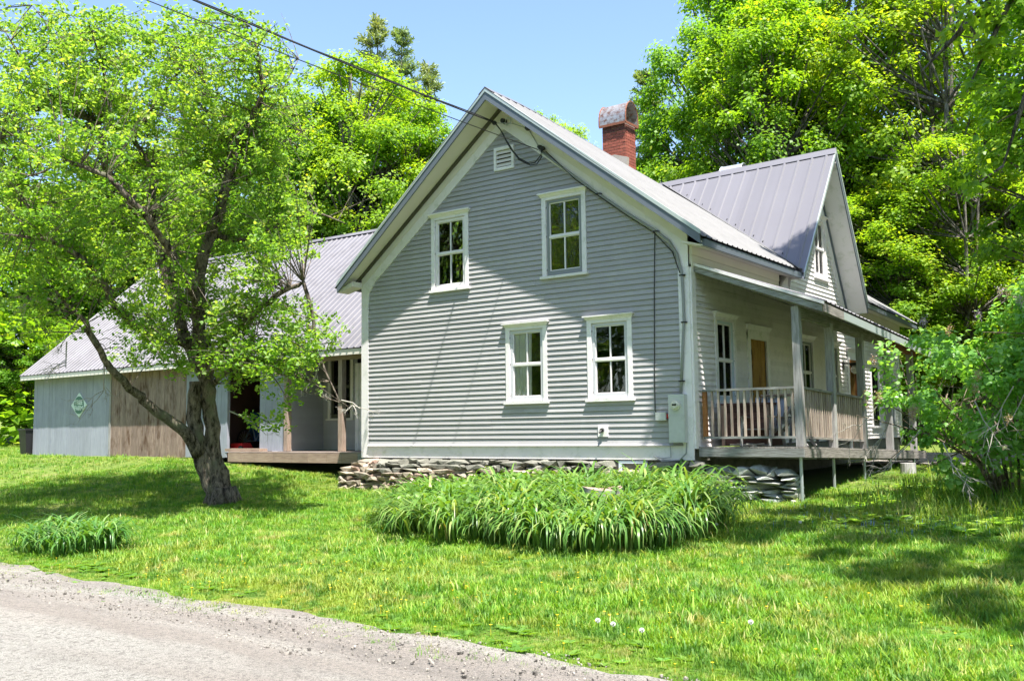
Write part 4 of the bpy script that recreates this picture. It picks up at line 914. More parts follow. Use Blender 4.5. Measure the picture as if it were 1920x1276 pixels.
def conifer_data(seed, R, H, mat, sparse=1.0, tufts=900):
    r = random.Random(seed); g = np.random.default_rng(seed); mb = MB(); mb.tube([(0, 0, -.2), (.1, 0, H*.5), (0, .05, H)], [.25, .13, .02], 8); P = []; D = []
    z = H*.22
    while z < H*.99:
        t = (z/H); L = R*(1-t)**.75*r.uniform(.65, 1.1)+.25; n = r.randint(4, 6)
        for k in range(n):
            a = r.uniform(0, 6.28)+k*6.28/n; l = L*r.uniform(.7, 1.15); d = Vector((math.cos(a), math.sin(a), .15)); e = Vector((0, 0, z))+d*l+Vector((0, 0, .25*l*(t)))
            mb.tube([(0, 0, z), Vector((0, 0, z))+d*l*.5, e], [.05, .03, .01], 4, cap=False)
            m = int(max(4, l*13*sparse))
            for i in range(m):
                q = .25+.8*i/m; p = Vector((0, 0, z)).lerp(e, q)+Vector((r.gauss(0, .14), r.gauss(0, .14), r.gauss(0, .08)))*l*.35; P.append(p); D.append((d.x+r.gauss(0, .3), d.y+r.gauss(0, .3), .5))
        z += H*.026*r.uniform(.7, 1.4)
    P = np.array([tuple(p) for p in P]); D = np.array(D); k = 16; PP = np.repeat(P, k, 0)+g.normal(size=(len(P)*k, 3))*.09; DD = np.repeat(D, k, 0)+g.normal(size=(len(P)*k, 3))*.6
    V, F, T = leafcloud(PP, g.normal(size=PP.shape)+np.array([0, 0, .6]), g.uniform(.16, .32, len(PP)), NEED, KF, g.random(len(PP)), spin=DD)
    return fast_mesh('crown', V, F, mat, T), mb.mesh('trunk', m_bark2, True)
def plant_tree(name, data, x, y, sx, sz, rot, label, group, cat='tree'):
    t = thing(name, label, cat, (x, y, g1(x, y)), group)
    for nm, me in (('crown', data[0]), ('trunk', data[1])):
        o = bpy.data.objects.new(nm, me); COL.objects.link(o); o.parent = t
    t.scale = (sx, sx, sz); t.rotation_euler = (0, 0, rot); return t
TA = tree_data(1, 5.0, 16, 2.2, 210, 72000, .165, m_maple, .26, tv=KITE*np.array([1, 1.15, 1.4]), tf=KF)
TB = tree_data(2, 4.8, 16, 1.5, 210, 72000, .16, m_maple2, .24, fork=2, tv=KITE*np.array([1, 1.15, 1.4]), tf=KF)
TC = tree_data(3, 5.2, 17, 3.0, 170, 56000, .165, m_maple, .28, fork=2, tv=KITE*np.array([1, 1.15, 1.4]), tf=KF)
TD = tree_data(4, 3.6, 17, 4.5, 110, 19000, .15, m_maple2, .20, fork=3, cr=.7, tv=KITE*np.array([1, 1.15, 1.4]), tf=KF)
CA = conifer_data(5, 3.6, 20, m_pine, .55); CB = conifer_data(6, 3.2, 20, m_pine, .5)
def at(x, y): return x, y
BG = [  # kind, x, y, radius scale, height scale, label
 (TA, -31.5, 9.5, 1.0, .80, 'bright maple furthest left behind the barn end'),
 (TB, -27.0, 13.0, 1.05, .92, 'yellow green maple rising over the left barn rake'),
 (TC, -23.0, 15.5, 1.0, .98, 'dark centred maple behind the left half of the barn ridge'),
 (TA, -19.5, 16.0, .95, 1.02, 'leafy maple behind the middle of the barn ridge'),
 (TB, -16.5, 16.2, 1.0, 1.12, 'tallest yellow green maple left of the farmhouse'),
 (TC, -14.6, 17.5, .75, .90, 'maple just right of the tallest one behind the barn'),
 (TA, -11.8, 20.0, .75, .78, 'small round maple close to the left rake of the farmhouse'),
 (TB, -9.3, 21.5, .62, .93, 'maple whose top shows beside the gable peak'),
 (TA, -5.0, 25.0, .75, .80, 'low maple peeping over the ridge left of the brick chimney'),
 (TA, -.9, 23.5, .85, 1.25, 'tall maple behind the brick chimney'),
 (TC, 2.2, 25.5, 1.0, 1.35, 'huge maple behind the cross gable ridge'),
 (TA, 2.5, 19.5, .85, 1.05, 'maple close behind the cross gable peak'),
 (TB, 4.5, 25.0, 1.05, 1.35, 'tall yellow green maple right of the cross gable'),
 (TD, 7.6, 20.5, 1.05, 1.10, 'slender forked maple with dark bare stems right of the house'),
 (TD, 10.0, 23.0, 1.1, 1.2, 'slender open maple beside the forked one'),
 (TC, 9.0, 30.0, 1.0, .72, 'maple deep behind the far end of the porch'),
 (TA, 13.5, 27.0, 1.0, .75, 'broad maple at the right edge beyond the lilac'),
 (TB, 6.2, 33.0, 1.0, .85, 'yellow green maple deep in the wood to the right'),
 (TA, 15.0, 10.2, .8, .80, 'maple beside the driveway behind the lilacs'),
 (TA, -35.0, 16.0, 1.1, .9, 'maple at the far left edge behind the barn'),
]
for i, (d, x, y, sx, sz, lab) in enumerate(BG): plant_tree('maple_tree', d, x, y, sx, sz, i*1.37, lab, 'maples around the farm')
SAP = [(TB, 6.4, 18.6, .72, .55, 'sunlit yellow green maple showing over the far eave of the house'), (TB, 7.4, 23.0, .8, .42, 'low spreading maple filling the gap beyond the porch end'), (TA, 10.8, 27.5, .85, .48, 'low maple behind the one beyond the porch end'), (TB, -24.5, 7.8, .55, .34, 'low bright bush maple left of the barn end'), (TA, -27.5, 6.5, .55, .36, 'shrubby maple at the left edge of the lawn'), (TB, -21.0, 9.5, .5, .42, 'young maple close behind the left barn gable'),
       (TD, 11.2, 23.5, .8, .58, 'sapling maple beyond the driveway behind the lilac'), (TA, 12.8, 18.5, .5, .38, 'young bushy maple at the right behind the lilac'), (TD, 8.9, 18.6, .75, .62, 'sapling maple at the far corner of the house'), (TB, 15.0, 16.0, .5, .4, 'bushy maple beyond the right edge of the driveway'), (TA, -30, 4.5, .5, .4, 'bushy maple at the far left of the lawn')]
for i, (d, x, y, sx, sz, lab) in enumerate(SAP): plant_tree('maple_sapling', d, x, y, sx, sz, i*2.1+.5, lab, 'young maples at the wood edge')
for d, x, y, s, z, lab in ((CA, -19.0, 20.0, 1.0, 1.09, 'tallest pine above the maples left of the gable'), (CB, -17.8, 20.6, .95, 1.04, 'middle pine of the trio left of the gable'), (CA, -17.3, 22.2, .9, .97, 'shortest right hand pine of the trio'), (CB, -5.6, 24.5, .95, .84, 'lone pine behind the brick chimney')):
    plant_tree('pine_tree', d, x, y, s, z, x, lab, 'pines above the maples')
# trees across the road behind the viewer (seen mirrored in the panes)
OUT = ['opposite the barn', 'opposite the apple tree', 'opposite the house front', 'straight behind the viewer', 'behind the viewer to the right', 'right of the viewer by the road', 'furthest down the road to the left', 'east of the lilacs', 'beside the driveway', 'at the driveway end', 'beyond the driveway end']
for i, (x, y, s) in enumerate(((-14, -30, 1.0), (-5, -31, 1.1), (3, -33, 1.0), (12, -31, 1.1), (21, -30, 1.0), (29, -20, 1), (-24, -28, 1.1), (30, -4, 1.0), (33, 9, 1.1), (26, 20, 1.0), (20, 28, 1.1))):
    plant_tree('maple_tree', (TA, TB, TC)[i % 3], x, y, s, s, i*1.9, 'big maple outside the picture, '+OUT[i], 'maples outside the view')
# far wood as one mass
V = []; cc = []; rads = []
for i in range(150):
    a = -1.25+2.0*i/149; dist = rng.uniform(48, 62); x = 15.7+dist*math.sin(-.63+a*.62); y = -15.7+dist*math.cos(-.63+a*.62)
    z0 = g1(x, y)
    for k in range(4): cc.append(np.array([x+rng.normal()*1.5, y+rng.normal()*1.5, z0+rng.uniform(0, 12)])); rads.append(rng.uniform(1.6, 2.8))
V, F, T = clumps_leaves(cc, rads, [90]*len(cc), .42, KITE, KF, np.array([15., -15., 0.]))
o = link(bpy.data.objects.new('far_wood', fast_mesh('far_wood', V, F, m_maple2, T))); tag(o, 'dense green wood closing the view behind the maples', 'wood', kind='stuff')

# ------------------------------------------------------------------ overhanging maple at the right
sh = thing('shade_maple', 'large maple whose leafy limbs hang in at the upper right', 'tree', (19.5, 1.5, -.7))
rng = np.random.default_rng(42); mb = MB()
mb.tube([(19.5, 1.5, -.9), (19.3, 1.4, 3), (18.8, 1.0, 7), (17.5, .3, 10.5), (16, 0, 13)], [.42, .34, .28, .2, .1], 12, jit=.05)
cc = []; rads = []
k_ = 0
while k_ < 106:  # unseen high clumps, added along the sun's path to shade lawn, roof and walls
    if k_ < 66: hx, hy, hz = rng.uniform(9.8, 17), rng.uniform(-7.6, .2), -.8
    elif k_ < 74: hx, hy, hz = rng.uniform(8.0, 8.7), rng.uniform(3.2, 6.0), 4.2
    elif k_ < 80: hx, hy, hz = rng.uniform(7.6, 8.4), rng.uniform(-.3, .1), rng.uniform(0, 2)
    else: hx, hy, hz = 8.3, rng.uniform(7.8, 13.8), rng.uniform(0, 3.2)
    if k_ < 66 and (hy < -5.4 and hx < 12.5 or math.sin(hx*1.7+1)*math.sin(hy*2.1) > .45): continue
    if k_ < 66 and (math.hypot(hx-13.3, hy-1.2) < 2.9 or math.sin(hx*3.1)*math.sin(hy*3.7+1) > .3): continue
    t = rng.uniform(11, 14.5)-hz*.5; x, y, z = hx+.33*t, hy-.2*t, hz+t
    k_ += 1; cc.append(np.array([x, y, z])); rads.append(rng.uniform(.3, .62)); e = Vector((x, y, z))
    mb.tube([(17.8+rng.uniform(-1, 1), -.5, 10+rng.uniform(-1.5, 2)), Vector((17.5, -.5, 10.8)).lerp(e, .6), e], [.07, .045, .012], 5, cap=False)
n_up = len(cc)
# limbs that droop into the picture at the upper right
limbs = [((17.6, .3, 9.8), (15.4, -1.0, 7.9), (13.9, -1.6, 6.4), (13.3, -1.9, 5.1)), ((17.6, .3, 8.2), (15.6, -.8, 6.6), (14.0, -1.5, 5.2), (13.6, -1.6, 4.0)), ((16.2, -.5, 8.6), (14.4, -1.4, 7.2), (13.5, -1.9, 6.1), (12.8, -2.3, 5.3))]
for L_ in limbs:
    mb.tube(L_, [.10, .07, .045, .012], 6, cap=False)
    for k in range(7):
        t = rng.uniform(.45, 1.05)*3; j = min(2, int(t)); p = Vector(L_[j]).lerp(Vector(L_[j+1]), t-j); c = np.array(p)+rng.normal(size=3)*np.array([.25, .3, .2]); cc.append(c); rads.append(rng.uniform(.16, .32)); mb.tube([p, c], [.02, .006], 4, cap=False)
V, F, T = clumps_leaves(cc, rads, [230 if k < n_up else 42 for k in range(len(cc))], .12, MAPL, MF, np.array([15., 0, 8.]))
link(bpy.data.objects.new('crown', fast_mesh('crown', V, F, m_maple, T)), sh); mb.build('trunk', m_bark2, sh, True)

# ------------------------------------------------------------------ apple tree
ap = thing('apple_tree', 'old gnarled apple tree with forked trunk on the lawn before the barn', 'tree', (-.2, -3.64, -.83))
CF, CR, CU = Fw, Rt, Up     # the tree was measured in a plane facing the viewer; its own depth is added below
import itertools
BASE = Vector((-.2, -3.64, -.83)); D0 = (BASE-Vector(CAM)).dot(Fw)
def tp(px, py, dd=0):
    d = D0+dd; return Vector(CAM)+Fw*d+Rt*((px-960)/1811.8*d)-Up*((py-638)/1811.8*d)
rng = np.random.default_rng(5); rnd = random.Random(9)
mb = MB()
limbs = {
 'trunkL': ([(415, 950, -.05), (398, 905, 0), (378, 850, 0), (366, 800, 0), (362, 752, .05), (368, 715, .1)], [.30, .24, .20, .17, .155, .15]),
 'trunkR': ([(428, 952, .1), (414, 905, .1), (403, 855, .12), (398, 800, .15), (392, 750, .15), (384, 700, .1)], [.25, .21, .185, .175, .165, .16]),
 'lowlimb': ([(372, 850, -.1), (350, 812, -.3), (315, 785, -.5), (285, 765, -.7), (258, 740, -.9), (243, 728, -1.1), (205, 690, -1.5), (178, 640, -1.9), (150, 590, -2.2), (120, 565, -2.6)], [.16, .13, .115, .105, .095, .085, .075, .06, .04, .02]),
 'left': ([(384, 705, .1), (362, 660, .2), (345, 625, .4), (325, 560, .6), (308, 505, .7), (298, 455, .8), (288, 412, .8), (252, 388, .9), (226, 355, 1.0), (200, 320, 1.0), (192, 280, 1.0), (184, 240, .9), (165, 222, .7), (128, 214, .5), (80, 198, .2), (30, 230, 0)], [.15, .14, .13, .12, .11, .105, .10, .09, .085, .08, .075, .07, .06, .05, .035, .015]),
 'left2': ([(292, 415, .8), (284, 370, 1.1), (288, 325, 1.3), (270, 290, 1.5), (250, 262, 1.6), (232, 200, 1.8), (240, 130, 2.0), (220, 60, 2.1)], [.09, .08, .07, .065, .055, .04, .025, .01]),
 'right': ([(386, 705, .1), (376, 650, .0), (370, 590, -.2), (372, 520, -.4), (382, 475, -.5), (396, 440, -.5), (412, 395, -.5), (424, 350, -.6), (432, 318, -.6), (440, 285, -.7), (455, 258, -.8), (472, 232, -.9), (492, 170, -1.0), (486, 115, -1.1), (470, 50, -1.2)], [.155, .15, .145, .135, .13, .125, .115, .105, .10, .085, .075, .065, .05, .035, .012]),
 'right2': ([(430, 320, -.6), (415, 290, -.4), (412, 255, -.2), (395, 200, 0), (380, 140, .2), (350, 80, .3)], [.06, .055, .05, .035, .02, .01]),
 'mid': ([(366, 650, .2), (340, 640, -.3), (300, 630, -.8), (250, 610, -1.4), (215, 575, -1.8), (190, 530, -2.1), (150, 480, -2.6), (90, 450, -3.0), (20, 440, -3.3)], [.12, .11, .10, .09, .08, .07, .05, .035, .015]),
 'rtlow': ([(392, 700, .1), (420, 650, -.4), (450, 610, -.9), (490, 575, -1.3), (530, 545, -1.5), (570, 530, -1.6), (588, 600, -1.6), (592, 650, -1.6), (612, 700, -1.7), (636, 750, -1.7), (660, 768, -1.7)], [.09, .08, .07, .06, .05, .04, .032, .028, .02, .012, .005]),
 'rtlow2': ([(400, 720, .1), (430, 690, -.6), (470, 672, -1.2), (520, 690, -1.5), (560, 705, -1.8), (590, 720, -1.9)], [.06, .05, .04, .03, .02, .008]),
 'rtup': ([(440, 285, -.7), (490, 280, -.4), (540, 262, -.1), (580, 240, .2)], [.05, .04, .025, .008]),
 'rtmid': ([(396, 440, -.5), (440, 450, 0), (490, 440, .5), (540, 410, .9), (600, 400, 1.2), (650, 420, 1.3)], [.06, .055, .05, .04, .025, .01]),
 'back': ([(372, 600, 0), (340, 560, 1.2), (310, 480, 2.2), (330, 380, 2.8), (350, 260, 3.0), (340, 160, 3.0)], [.10, .09, .075, .06, .04, .012]),
 'front': ([(370, 600, 0), (360, 540, -1.2), (320, 470, -2.2), (270, 400, -2.8), (200, 330, -3.1), (120, 300, -3.2), (60, 330, -3.3)], [.10, .09, .075, .06, .045, .03, .012]),
 'top2': ([(436, 318, -.6), (480, 260, .4), (530, 170, 1.0), (560, 110, 1.2)], [.05, .035, .02, .008]),
 'top3': ([(250, 262, 1.6), (290, 200, .8), (330, 140, .5), (350, 70, .4)], [.05, .04, .025, .008]),
 'left3': ([(128, 214, .5), (80, 160, -.2), (40, 110, -.6), (10, 60, -.8)], [.05, .04, .025, .008]),
 'left4': ([(90, 450, -3.0), (50, 380, -2.4), (20, 320, -2), (0, 260, -2)], [.03, .03, .02, .008]),
 'top4': ([(184, 240, .9), (200, 170, -.2), (190, 110, -.8), (170, 60, -1)], [.05, .04, .025, .008]),
 'top': ([(184, 240, .9), (150, 180, .8), (120, 110, .6), (90, 50, .6), (60, 10, .5)], [.05, .04, .03, .02, .008]),
}
sprays = []
limbpts = []
for nm, (pts, rad) in limbs.items():
    q = [tp(*p) for p in pts]
    # subdivide with gnarl
    qq = []; rr2 = []
    for i in range(len(q)-1):
        for k in range(3):
            t = k/3; wob = rad[i]*(.10 if rad[i] > .1 else .3); qq.append(q[i].lerp(q[i+1], t)+Vector((rnd.gauss(0, wob), rnd.gauss(0, wob), rnd.gauss(0, wob)*.5)) if (i, k) != (0, 0) else q[i]); rr2.append(rad[i]+(rad[i+1]-rad[i])*t)
    qq.append(q[-1]); rr2.append(rad[-1]); rr2 = [q_*(.86 if q_ > .06 else 1) for q_ in rr2]; mb.tube(qq, rr2, 14 if rad[0] > .1 else 7, jit=.05)
    limbpts += [(p, r, nm) for p, r in zip(qq, rr2) if r < .13 and nm not in ('trunkL', 'trunkR')]
# root flare
for a in range(5):
    an = a*1.26; mb.tube([BASE+Vector((math.cos(an)*.38, math.sin(an)*.38, -.05)), BASE+Vector((math.cos(an)*.16, math.sin(an)*.16, .32))], [.07, .12], 8, jit=.1)
trunk = mb.build('trunk', m_bark, ap, True)
# twigs and leaf sprays
def outside(s):   # where a spray hangs, seen from the road
    v = s-Vector(CAM); d = v.dot(Fw); return (960+1811.8*v.dot(Rt)/d, 638-1811.8*v.dot(Up)/d)
def okpx(s):   # gaps of the crown: towards the gable wall, round the trunk, under the left limb
    px, py = outside(s)
    if px > 600 and py > 380: return False
    if px > 520 and 485 < py < 560: return False
    if px < 335 and py > 690: return False
    if px < 200 and py > 640: return False
    if py > 700 and 335 < px < 430: return False
    if px > 540 and py < 90: return False
    if 540 < px and 90 < py < 330 and rnd.random() < .5: return False
    if 90 < px < 240 and 540 < py and rnd.random() < .5: return False
    return py > 5
LIMBPX = [(outside(q), (q-Vector(CAM)).dot(Fw)) for q, r, nm in limbpts if nm in ('left', 'right', 'left2', 'lowlimb') and r > .055]
def nearlimb(s):   # a spray hanging just in front of a main limb
    (px, py), d = outside(s), (s-Vector(CAM)).dot(Fw)
    return any(abs(px-a[0]) < 17 and abs(py-a[1]) < 17 and d < dd for a, dd in LIMBPX)
tw = MB(); dead = MB(); SP = []
for i in range(1050):
    p, r, nm = limbpts[rnd.randrange(len(limbpts))]
    if nm in ('left', 'right', 'mid') and r > .1 and rnd.random() < .75: continue
    L = rnd.uniform(.5, 1.7); up = rnd.uniform(-.15, 1.0)
    d = Vector((rnd.gauss(0, 1), rnd.gauss(0, 1), up)).normalized(); m_ = p+d*L*.5+Vector((0, 0, .08)); e = p+d*L+Vector((0, 0, .12*L))
    if not okpx(e) or not okpx(m_): continue
    tw.tube([p, m_, e], [.012, .007, .003], 4, cap=False)
    for k in range(7):
        t = rnd.uniform(.25, 1.08); s = p.lerp(e, t)+Vector((rnd.gauss(0, .1), rnd.gauss(0, .1), rnd.gauss(0, .07))); SP.append(s)
LP = np.array([tuple(q) for q, r, nm in limbpts])
for i in range(1500):   # even out the crown with sprays on side twigs
    s = tp(rnd.uniform(-30, 600), rnd.uniform(8, 700), rnd.uniform(-3.0, 3.0)); px, py = outside(s)
    if py < 60+abs(px-260)*.1 and rnd.random() < .5: continue
    if px > 480 and py < 200 and rnd.random() < .6: continue
    if not okpx(s): continue
    dd = np.linalg.norm(LP-np.array(s), axis=1); j = int(dd.argmin())
    if dd[j] > 2.3: continue
    p = limbpts[j][0]; tw.tube([p, p.lerp(s, .5)+Vector((0, 0, .07)), s], [.010, .007, .003], 4, cap=False)
    for k in range(5): SP.append(p.lerp(s, rnd.uniform(.55, 1.05))+Vector((rnd.gauss(0, .12), rnd.gauss(0, .12), rnd.gauss(0, .09))))
keep = []
for s in SP:
    if not okpx(s): continue
    if nearlimb(s) and rnd.random() < .8: continue
    keep.append(s)
# extra leafy sprays hanging at the right of the trunk
for a, b in (((430, 640, -.5), (470, 670, -1.0)), ((440, 690, -.8), (560, 700, -1.6)), ((500, 690, -1.5), (545, 760, -1.7)), ((460, 780, -1.3), (520, 800, -1.6)), ((550, 660, -1.6), (640, 640, -1.6)), ((380, 620, -.5), (440, 740, -.9)), ((300, 600, -1), (340, 700, -1.2)), ((250, 560, -1.5), (300, 620, -1.6)), ((560, 560, -1.4), (640, 640, -1.6))):
    A, B = tp(*a), tp(*b); tw.tube([A, A.lerp(B, .5)+Vector((0, 0, .05)), B], [.014, .010, .004], 4, cap=False)
    for k in range(26): keep.append(A.lerp(B, rnd.random())+Vector((rnd.gauss(0, .12), rnd.gauss(0, .12), rnd.gauss(0, .1))))
C0 = np.array([tuple(s) for s in keep if rnd.random() < .64]); k = 14; P = np.repeat(C0, k, 0)+rng.normal(size=(len(C0)*k, 3))*np.array([.065, .065, .045])
Nn = rng.normal(size=P.shape)*.6+np.array([0, 0, .75]); T0 = np.repeat(rng.uniform(.1, .9, len(C0)), k)
V, F, T = leafcloud(P, Nn, rng.uniform(.05, .095, len(P)), HEART*np.array([1, .7, 1]), HF, np.clip(T0+rng.normal(size=len(P))*.15, 0, 1))
link(bpy.data.objects.new('crown', fast_mesh('crown', V, F, m_apple, T)), ap)
tw.build('twigs', m_bark, ap)['kind'] = 'stuff'
def deadtwig(p, d, L, n, r):
    if n == 0 or L < .05: return
    e = p+d*L; dead.tube([p, p.lerp(e, .5)+Vector((rnd.gauss(0, .02), rnd.gauss(0, .02), rnd.gauss(0, .02))), e], [r, r*.8, r*.5], 4, cap=False)
    for k in range(rnd.choice((2, 2, 3))): deadtwig(p.lerp(e, rnd.uniform(.5, 1)), (d+Vector((rnd.gauss(0, .5), rnd.gauss(0, .5), rnd.gauss(-.05, .45)))).normalized(), L*rnd.uniform(.5, .8), n-1, r*.65)
for a, dx in (((125, 640, -2.4), (.0, 0, -1)), ((195, 680, -1.6), (0, 0, -1)), ((640, 750, -1.7), (.6, .3, -.3)), ((30, 215, 0), (-.8, 0, -.1)), ((60, 205, 0), (-.9, -.2, .1)), ((100, 230, .3), (-.7, -.5, -.3)), ((290, 280, 1.2), (.5, .2, -.2)), ((275, 250, 1.3), (.7, .3, -.3)), ((430, 770, -1), (.5, .3, -.3)), ((120, 240, 0), (-.3, 0, -1)), ((150, 590, -2.3), (-.5, 0, -.4)), ((110, 560, -2.4), (-.8, 0, .1)), ((600, 680, -1.7), (-.3, 0, -.6)), ((380, 300, .1), (.4, .1, -.3)), ((190, 290, .9), (-.5, -.2, -.5))):
    deadtwig(tp(*a), Vector(dx).normalized(), rnd.uniform(.35, .6), 5, .014)
dead.build('dead_twigs', m_twig, ap)['kind'] = 'stuff'

# ------------------------------------------------------------------ lilac
def lilac(name, bx, by, Rx, H, nst, label, ncl, seed, leafn=170):
    global rng, rnd
    rng = np.random.default_rng(seed); rnd = random.Random(seed); gz = g1(bx, by); L = thing(name, label, 'shrub', (bx, by, gz)); mb = MB(); tips = []
    for i in range(nst):
        a = rnd.uniform(0, 6.28); sp = rnd.uniform(.3, 1); b = Vector((bx+math.cos(a)*.22, by+math.sin(a)*.22, gz-.1)); h = H*rnd.uniform(.65, 1)*(.62 if math.cos(a-.5) < -.1 else .95)
        e = Vector((bx+math.cos(a)*Rx*sp, by+math.sin(a)*Rx*sp, gz+h*(1-.35*sp*sp))); m1 = b.lerp(e, .35)+Vector((-math.cos(a)*.1, -math.sin(a)*.1, .25)); m2 = b.lerp(e, .7)+Vector((0, 0, .2)); mb.tube([b, m1, m2, e], [.026, .02, .013, .006], 6, jit=.08)
        for k in range(7):
            t = rnd.uniform(.4, 1); p = m1.lerp(m2, t) if rnd.random() < .45 else m2.lerp(e, t); q = p+Vector((rnd.gauss(0, .35), rnd.gauss(0, .35), rnd.gauss(.15, .25))); mb.tube([p, q], [.012, .005], 4, cap=False); tips.append(q)
    cc = []; rads = []
    for i in range(ncl):
        u = rng.uniform(-1.05, 1); a = rng.uniform(0, 6.28); rad = max(.55 if u < 0 else 0, (max(0, 1-u*u))**.5)*(1+.22*math.sin(a*3+seed)); q = .45+.62*rng.random()
        if u < -.25 and rng.random() < .3: continue
        if math.cos(a-.5) < -.2 and u > .42: continue
        cc.append(np.array([bx+Rx*rad*q*math.cos(a), by+Rx*rad*q*math.sin(a), gz+H*.55+H*.43*u*(1+.12*math.sin(a*2+1))])); rads.append(rng.uniform(.14, .32))
    V, F, T = clumps_leaves(cc, rads, [leafn]*len(cc), .078, HEART, HF, np.array([bx, by, gz+H*.4]), .8, .45)
    link(bpy.data.objects.new('leaves', fast_mesh('leaves', V, F, m_lilac, T)), L); mb.build('stems', m_lstem, L, True)
    return L, cc, rads
L1, cc, rads = lilac('lilac_bush', 13.1, 1.2, 1.75, 3.5, 26, 'big leafy lilac bush with fading blossoms at the right of the porch', 290, 21, 66)
top = sorted(range(len(cc)), key=lambda i: -cc[i][2])
def blossom(c, d, parent, mat, n=90, L=.16):
    p = np.array(c)+rng.uniform(0, 1, (n, 1))**.8*np.array(d)*L+rng.normal(size=(n, 3))*.028; V, F, T = leafcloud(p, rng.normal(size=(n, 3)), rng.uniform(.016, .026, n), KITE, KF, rng.random(n)); link(bpy.data.objects.new('blossom', fast_mesh('blossom', V, F, mat, T)), parent)
for k in range(24):
    i = top[rnd.randrange(70)]; c = cc[i]+rads[i]*np.array([rnd.uniform(-.7, .5), rnd.uniform(-1, 0), .9]); blossom(c, (rnd.gauss(0, .3), rnd.gauss(0, .3), 1), L1, m_purple if k % 5 < 3 else m_pinkbl, 120)
for k in range(10):
    a = rnd.uniform(-3.0, -1.0); blossom((12.75+1.8*math.cos(a), 1.1+1.8*math.sin(a), rnd.uniform(.5, 1.6)), (0, 0, .8), L1, m_pinkbl, 110)
dead = MB()
for p, d in (((11.3, .3, .9), (-.5, -.1, -.6)), ((11.5, .2, .7), (-.4, 0, -.9)), ((12.0, 0.0, .5), (-.4, -.2, -.5)), ((12.9, -.6, .9), (.3, -.1, -.6)), ((13.4, -.5, 1.1), (-.4, 0, -.7)), ((12.4, -.4, .3), (.2, -.3, -.5)), ((13.3, -.3, .6), (.3, 0, .6))): deadtwig(Vector(p), Vector(d).normalized(), .55, 4, .010)
dead.build('dead_twigs', m_twig, L1)['kind'] = 'stuff'
lilac('lilac_bush', 14.6, .6, 1.3, 3.0, 22, 'second lilac bush cut off by the right edge of the picture', 60, 22)

# ------------------------------------------------------------------ daylilies
def blades(name, starts, mat, parent=None, Lr=(.5, .85), wd=.016):
    n = len(starts); seg = 7; th = rng.uniform(0, 2*np.pi, n); out = starts[:, 3:5]; nn = np.linalg.norm(out, axis=1); 
    dx = np.cos(th)*.6+out[:, 0]; dy = np.sin(th)*.6+out[:, 1]; l = np.sqrt(dx*dx+dy*dy)+1e-6; dx /= l; dy /= l
    L = rng.uniform(*Lr, n)*(1+starts[:, 2]); bend = rng.uniform(2.6, 4.3, n); a0 = rng.uniform(1.2, 1.55, n); V = np.zeros((n, seg+1, 2, 3)); p = np.stack([starts[:, 0], starts[:, 1], gnd(starts[:, 0], starts[:, 1])-.02], 1); ang = a0.copy()
    w = wd*rng.uniform(.7, 1.3, n)
    for s in range(seg+1):
        t = s/seg; ww = w*(1-t**2.2)*(.6+.8*min(1, t*3)) if s < seg else w*.02; sx = -dy*ww; sy = dx*ww
        V[:, s, 0] = p+np.stack([sx, sy, ww*.25], 1); V[:, s, 1] = p-np.stack([sx, sy, -ww*.25], 1)
        st = L/seg; p = p+np.stack([np.cos(ang)*dx*st, np.cos(ang)*dy*st, np.sin(ang)*st], 1); ang = ang-bend/seg*(.35+1.5*t)
    V = V.reshape(-1, 3); i = np.arange(n)[:, None]*(2*(seg+1)); s = np.arange(seg)[None]*2; F = np.stack([i+s, i+s+1, i+s+3, i+s+2], -1).reshape(-1, 4)
    return link(bpy.data.objects.new(name, fast_mesh(name, V, F, mat, np.repeat(rng.random(n), 2*(seg+1)))), parent)
rng = np.random.default_rng(77)
poly = [(5.3, -4.7), (6.9, -5.5), (8.6, -5.75), (9.6, -5.65), (10.05, -5.0), (10.0, -4.1), (10.15, -3.1), (9.9, -2.3), (9.0, -1.4), (7.9, -.7), (6.6, -.5), (5.2, -1.0), (4.4, -2.2), (4.5, -3.6)]
def inpoly(x, y, poly):
    c = False; j = len(poly)-1
    for i in range(len(poly)):
        if (poly[i][1] > y) != (poly[j][1] > y) and x < (poly[j][0]-poly[i][0])*(y-poly[i][1])/(poly[j][1]-poly[i][1])+poly[i][0]: c = not c
        j = i
    return c
cx, cy = 7.6, -3.0; st = []
while len(st) < 500:
    x = rng.uniform(4.3, 10.3); y = rng.uniform(-5.9, -.3)
    if inpoly(x+rng.normal()*.16, y+rng.normal()*.16, poly) and not (math.hypot(x-8.1, y+3.05) < .42 or math.hypot(x-8.5, y+3.7) < .45): st.append((x, y))
fans = []
for x, y in st:
    ex, ey = (x-cx)/2.9, (y-cy)/2.6; edge = min(1, math.hypot(ex, ey))**2
    for k in range(11): fans.append((x+rng.normal()*.05, y+rng.normal()*.05, .22*max(0, min(1, (x-6.5)/2))*max(0, min(1, (y+3.6)/1.5))+.26*math.sin(x*2.9+1)*math.sin(y*3.3+x), ex*edge*1.0, ey*edge*1.0))
fans = np.array(fans); bed = blades('daylily_bed', fans, m_lily, None, (.74, 1.16), .0175); tag(bed, 'large bed of arching daylily leaves before the stone foundation', 'daylilies', kind='stuff')
tag(blades('withered_leaves', fans[::40]*np.array([1, 1, .6, 1, 1]), m_dry, None, (.6, 1.0), .012), 'few withered straw coloured leaves among the daylilies', 'dead leaves', kind='stuff')
P = []
while len(P) < 5200:
    x = rng.uniform(4.0, 10.0); y = rng.uniform(-5.6, -.2)
    if inpoly(x, y, poly) and rng.random() < (1.2-(x-4.2)/5.5 if x < 9 else .1): P.append((x, y, g1(x, y)+rng.uniform(.2, .58)))
